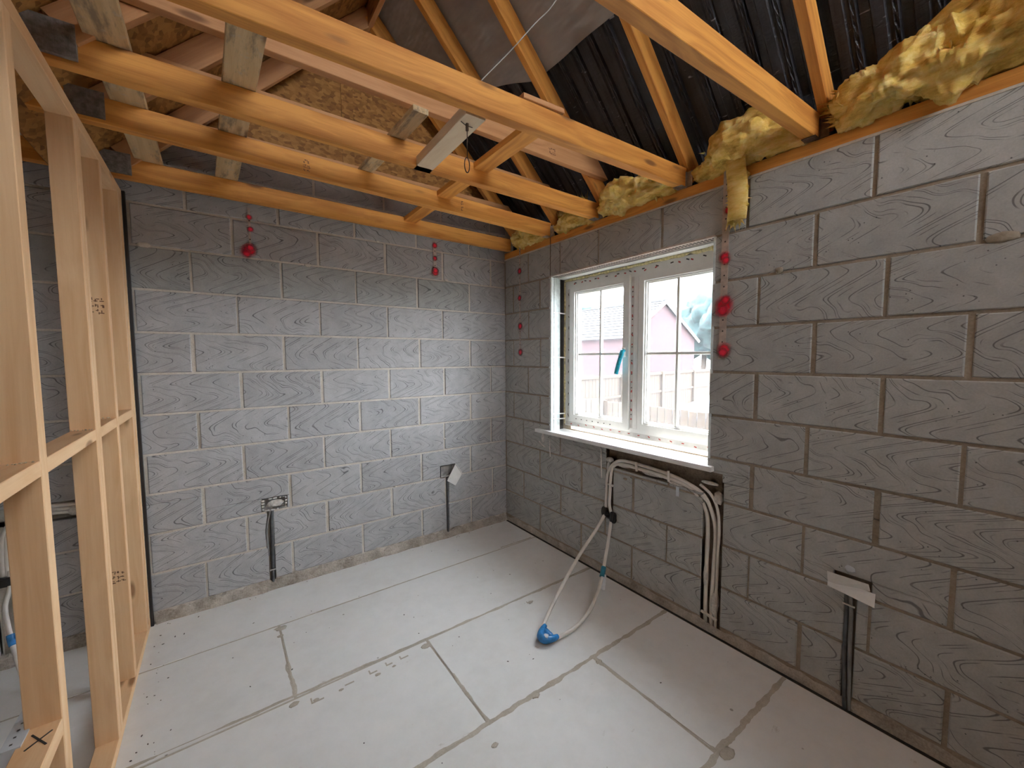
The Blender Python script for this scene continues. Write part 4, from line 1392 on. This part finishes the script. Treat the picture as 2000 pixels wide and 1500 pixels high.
# ------------------------------------------------------------------ socket boxes and cables
def socket_box(name, label, x0, x1, z0, z1):
    o = thing(name, label, 'socket box', ((x0 + x1) / 2, 0.0, z0))
    bm = bmesh.new()
    w_ = 0.003
    add_box(bm, (x0 + 0.004, 0.030, z0 + 0.004), (x1 - 0.004, 0.033, z1 - 0.004))
    for (a, b, c, d) in ((x0 + 0.004, z0 + 0.004, x1 - 0.004, z0 + 0.007), (x0 + 0.004, z1 - 0.007, x1 - 0.004, z1 - 0.004), (x0 + 0.004, z0 + 0.004, x0 + 0.007, z1 - 0.004), (x1 - 0.007, z0 + 0.004, x1 - 0.004, z1 - 0.004)):
        add_box(bm, (a, -0.001, b), (c, 0.030, d))
    new_obj('back_box', bm, 'galv', o)
    return o

s1 = socket_box('socket_box', 'open metal socket box smeared with white plaster, left on the back wall', -1.876, -1.739, 0.510, 0.590)
lump(s1, (-1.800, 0.016, 0.548), 0.050, 0.012, 0.026, 'plaster', 1, 'plaster_fill')
bm = bmesh.new()
for i in range(26):
    a_ = random.uniform(0, 2 * math.pi)
    x = -1.8075 + 0.064 * math.copysign(min(1, abs(math.cos(a_)) * 1.3), math.cos(a_))
    z = 0.55 + 0.036 * math.copysign(min(1, abs(math.sin(a_)) * 1.3), math.sin(a_))
    bmesh.ops.create_icosphere(bm, subdivisions=1, radius=1.0, matrix=Matrix.Translation((x, 0.0, z)) @ Matrix.Diagonal((random.uniform(0.004, 0.012), 0.004, random.uniform(0.003, 0.007), 1)))
new_obj('plaster_rim', bm, 'whitecard', s1)['kind'] = 'stuff'
c1 = thing('cable_conduit', 'dark grey cable conduit rising from the floor to the left socket box', 'conduit', (-1.835, -0.005, 0.0))
tube('conduit', [(-1.836, 0.004, 0.006), (-1.832, 0.002, 0.12), (-1.829, 0.0, 0.28), (-1.828, 0.0, 0.42), (-1.822, 0.004, 0.507)], 0.0095, 'conduit', c1, 10, 6)
tube('cable', [(-1.848, 0.006, 0.22), (-1.856, 0.004, 0.30), (-1.858, 0.002, 0.38), (-1.848, 0.002, 0.45), (-1.832, 0.006, 0.507)], 0.007, 'cable', c1, 8, 6)
beam('saddle_clip', (-1.85, -0.008, 0.125), (-1.815, -0.008, 0.127), 0.006, 0.008, 'wire', c1)

s2 = socket_box('socket_box', 'open metal socket box with a hanging white flap, right on the back wall', -0.646, -0.517, 0.499, 0.598)
bm = bmesh.new()
pts = [(-0.592, -0.004, 0.470), (-0.512, -0.006, 0.600), (-0.478, -0.050, 0.520), (-0.545, -0.060, 0.435)]
a = [bm.verts.new(p) for p in pts]
b = [bm.verts.new(V(p) + V((0.001, -0.002, 0.001))) for p in pts]
bm.faces.new(a)
bm.faces.new(b)
for i in range(4):
    bm.faces.new((a[i], a[(i + 1) % 4], b[(i + 1) % 4], b[i]))
new_obj('cover_flap', bm, 'cable', s2).data.materials.clear()
bpy.data.objects[[o.name for o in s2.children if o.name.startswith('cover_flap')][0]].data.materials.append(M['whitecard'])
beam('flap_edge', (-0.514, -0.010, 0.603), (-0.476, -0.055, 0.520), 0.005, 0.008, 'whitecard', s2)
c2 = thing('cable_conduit', 'dark grey cable conduit rising to the right socket box on the back wall', 'conduit', (-0.585, -0.005, 0.0))
tube('conduit', [(-0.587, 0.002, 0.004), (-0.583, 0.0, 0.10), (-0.585, 0.0, 0.25), (-0.586, 0.0, 0.40), (-0.588, 0.002, 0.495)], 0.0085, 'conduit', c2, 10, 6)

s3 = thing('socket_cover', 'white folded card covering the socket box low on the right wall', 'socket cover', (-0.01, -2.46, 0.50))
bm = bmesh.new()
def card(bm, pts, th=0.002):
    a = [bm.verts.new(p) for p in pts]
    b = [bm.verts.new(V(p) + V((-th, 0, 0))) for p in pts]
    bm.faces.new(a)
    bm.faces.new(b)
    for i in range(len(pts)):
        bm.faces.new((a[i], a[(i + 1) % len(pts)], b[(i + 1) % len(pts)], b[i]))
card(bm, [(-0.012, -2.384, 0.512), (-0.030, -2.384, 0.574), (-0.030, -2.517, 0.578), (-0.012, -2.520, 0.545)])
new_obj('upper_card', bm, 'whitecard', s3)
bm = bmesh.new()
card(bm, [(-0.018, -2.384, 0.508), (-0.014, -2.384, 0.545), (-0.014, -2.536, 0.541), (-0.040, -2.540, 0.497)])
new_obj('lower_card', bm, 'whitecard', s3)
lump(s3, (-0.001, -2.452, 0.602), 0.002, 0.018, 0.014, 'tag', 8, 'tape_patch')
c3 = thing('cable_conduit', 'pair of grey cables running from the floor to the white socket cover', 'conduit', (-0.01, -2.46, 0.0))
tube('cable', [(0.002, -2.456, 0.0), (0.0, -2.450, 0.15), (0.0, -2.447, 0.28), (0.0, -2.447, 0.42), (-0.004, -2.446, 0.505)], 0.0075, 'conduit', c3, 8, 6)
tube('cable', [(0.004, -2.470, 0.0), (0.002, -2.466, 0.15), (0.0, -2.463, 0.28), (0.0, -2.462, 0.42), (-0.004, -2.456, 0.505)], 0.0075, 'cable', c3, 8, 6)
beam('cable_clip', (-0.010, -2.435, 0.455), (-0.010, -2.475, 0.452), 0.005, 0.007, 'whitecard', c3)

# ------------------------------------------------------------------ outside
M['ground'] = plain('gravel', (0.15, 0.13, 0.11), 0.95, var=0.2, scale=3)
M['fence'] = plain('fence_timber', (0.066, 0.045, 0.029), 0.8, var=0.15, scale=6)
M['roof_tile'] = plain('grey_roof_tile', (0.050, 0.049, 0.050), 0.8, var=0.12, scale=4)
M['tarp'] = plain('blue_grey_felt', (0.035, 0.045, 0.08), 0.7, var=0.15, scale=4)
M['bark'] = plain('bark', (0.12, 0.09, 0.07), 0.9, var=0.2)
M['leaf'] = plain('foliage', (0.035, 0.07, 0.07), 0.8, var=0.4, scale=3, bump=0.5)


def brick_mat():
    t = NT('red_brick')
    tc = t.n('ShaderNodeTexCoord').outputs['Object']
    sx = t.n('ShaderNodeSeparateXYZ', None, i0=tc)
    v = t.n('ShaderNodeCombineXYZ', None, X=t.math('ADD', sx.outputs[0], sx.outputs[1]), Y=sx.outputs[2], Z=0.0).outputs[0]
    b = t.n('ShaderNodeTexBrick', None, Vector=v, Color1=(0.076, 0.036, 0.038), Color2=(0.060, 0.030, 0.034), Mortar=(0.08, 0.064, 0.064), Scale=1.0, Mortar_Size=0.008, Brick_Width=0.225, Row_Height=0.075)
    t.bsdf(b.outputs[0], 0.9)
    return t.mat
M['brick'] = brick_mat()
GZ = -0.55
bm = bmesh.new()
add_box(bm, (0.306, -30, GZ - 0.1), (60, 60, GZ))
ground = structure(new_obj('ground', bm, 'ground'), 'pale ground of the yard outside the window', 'ground')


def fence(label, p0, p1, ztop, bw, rails, gap=0.004, posts=1.8, group='garden fences'):
    p0, p1 = V(p0), V(p1)
    L = (p1 - p0).length
    d = (p1 - p0).normalized()
    o = thing('fence', label, 'fence', (p0.x, p0.y, GZ), group)
    ang = math.atan2(d.y, d.x)
    me = None
    n = int(L / bw)
    for i in range(n):
        c = p0 + d * (bw * (i + 0.5))
        mw = Matrix.Translation((c.x, c.y, (ztop + GZ) / 2 + random.uniform(-0.006, 0.006))) @ Matrix.Rotation(ang, 4, 'Z')
        if me is None:
            bm = bmesh.new()
            add_box(bm, (-bw / 2 + gap, -0.008, -(ztop - GZ) / 2), (bw / 2 - gap, 0.008, (ztop - GZ) / 2))
            q = new_obj('picket', bm, 'fence', o, mw)
            me = q.data
        else:
            link('picket', me, 'fence', o, mw)
    nr = V((d.y, -d.x, 0)) * 0.03
    for z in rails:
        beam('rail', (p0.x + nr.x, p0.y + nr.y, z), (p1.x + nr.x, p1.y + nr.y, z), 0.04, 0.07, 'fence', o)
    k = int(L / posts)
    for i in range(k + 1):
        c = p0 + d * (posts * i) + nr * 1.2
        box('post', (c.x - 0.05, c.y - 0.05, GZ), (c.x + 0.05, c.y + 0.05, ztop + 0.02), 'fence', o)
    return o

fence('pale wooden picket fence close outside the window', (2.26, 2.6, 0), (2.10, -1.6, 0), 0.87, 0.10, [0.6, -0.2], 0.006)
fence('long pale board fence in front of the red brick outbuilding', (2.4, 3.92, 0), (17.4, 5.68, 0), 0.97, 0.15, [0.92, 0.35, -0.3], 0.004, 2.4)

# brick outbuilding
YG, YB = 8.9, 17.5
XA, XE0, XE1, ZA, ZE = 16.06, 12.99, 19.10, 4.21, 2.35
hs = thing('outbuilding', 'red brick outbuilding with a pale tiled pitched roof beyond the fence', 'building', (XA, YG, GZ))
bm = bmesh.new()
prof = [(XE0 + 0.1, GZ), (XE1 - 0.1, GZ), (XE1 - 0.1, ZE + 0.02), (XA, ZA - 0.05), (XE0 + 0.1, ZE + 0.02)]
a = [bm.verts.new((x, YG + 0.12, z)) for x, z in prof]
b = [bm.verts.new((x, YB, z)) for x, z in prof]
bm.faces.new(a)
bm.faces.new(b)
for i in range(5):
    bm.faces.new((a[i], a[(i + 1) % 5], b[(i + 1) % 5], b[i]))
new_obj('brick_wall', bm, 'brick', hs)
for sgn, xe in ((-1, XE0 - 0.15), (1, XE1 + 0.15)):
    n = 12
    ze = ZE - 0.08
    for i in range(n):
        f0, f1 = i / n, (i + 1) / n
        x0, z0 = xe + (XA - xe) * f0, ze + (ZA + 0.03 - ze) * f0
        x1, z1 = xe + (XA - xe) * f1, ze + (ZA + 0.03 - ze) * f1
        up_ = V((-sgn * -(ZA - ze), 0, abs(XA - xe))).normalized() if False else V((sgn * (ZA - ze), 0, abs(XA - xe))).normalized()
        bm = bmesh.new()
        pts = [V((x0, 0, z0)) + up_ * 0.05, V((x1, 0, z1)) + up_ * 0.01, V((x1, 0, z1)) - up_ * 0.01, V((x0, 0, z0)) + up_ * 0.0]
        a = [bm.verts.new((p.x, YG - 0.05, p.z)) for p in pts]
        b = [bm.verts.new((p.x, YB + 0.05, p.z)) for p in pts]
        bm.faces.new(a)
        bm.faces.new(b)
        for k in range(4):
            bm.faces.new((a[k], a[(k + 1) % 4], b[(k + 1) % 4], b[k]))
        new_obj('tile_course', bm, 'roof_tile', hs)
beam('ridge_tile', (XA, YG - 0.06, ZA + 0.06), (XA, YB + 0.06, ZA + 0.06), 0.2, 0.08, 'roof_tile', hs)
beam('bargeboard', (XE0 - 0.1, YG - 0.05, ZE - 0.10), (XA, YG - 0.05, ZA - 0.03), 0.03, 0.14, 'upvc', hs)
beam('bargeboard', (XE1 + 0.1, YG - 0.05, ZE - 0.10), (XA, YG - 0.05, ZA - 0.03), 0.03, 0.14, 'upvc', hs)

# low felted shelter behind the picket fence
lsd = thing('garden_shelter', 'low dark blue-grey felt roof just behind the picket fence', 'shelter', (6.2, 1.3, GZ))
bm = bmesh.new()
vs = [bm.verts.new(p) for p in ((5.3, 1.9, 0.30), (7.6, 1.9, 0.62), (7.6, 0.0, 0.62), (5.3, 0.0, 0.30))]
bm.faces.new(vs)
e = [bm.verts.new(v_.co - V((0, 0, 0.06))) for v_ in vs]
bm.faces.new(e)
for i in range(4):
    bm.faces.new((vs[i], vs[(i + 1) % 4], e[(i + 1) % 4], e[i]))
new_obj('felt_roof', bm, 'tarp', lsd)
box('shelter_wall', (5.4, 0.1, GZ), (7.5, 1.8, 0.26), 'fence', lsd)


def tree(label, x, y, h, r, seed):
    o = thing('tree', label, 'tree', (x, y, GZ), 'trees behind the outbuilding')
    tube('trunk', [(x, y, GZ), (x + 0.2, y, h * 0.3), (x - 0.1, y + 0.1, h * 0.7)], 0.22, 'bark', o, 8, 4)
    bm = bmesh.new()
    rg = random.Random(seed)
    for i in range(9):
        c = V((x + rg.uniform(-1, 1) * r * 0.6, y + rg.uniform(-1, 1) * r * 0.6, h * rg.uniform(0.45, 0.86)))
        rr_ = r * rg.uniform(0.4, 0.62)
        g = bmesh.ops.create_icosphere(bm, subdivisions=3, radius=rr_, matrix=Matrix.Translation(c))
        for v_ in g['verts']:
            d_ = (v_.co - c)
            v_.co = c + d_ * (1 + 0.45 * noise.fractal(v_.co * 1.1, 0.7, 2.0, 4))
    new_obj('crown', bm, 'leaf', o, None, True)

tree('tree crown showing over the pale roof ridge, left pane', 21.0, 24.5, 7.8, 3.4, 1)
tree('tree rising behind the gable apex', 29.5, 21.5, 6.6, 3.0, 2)
tree('bushy tree right of the brick gable, seen in the right pane', 30.0, 14.5, 5.8, 3.0, 3)
tree('darker tree at the right edge of the window view', 26.0, 10.0, 4.6, 2.6, 4)
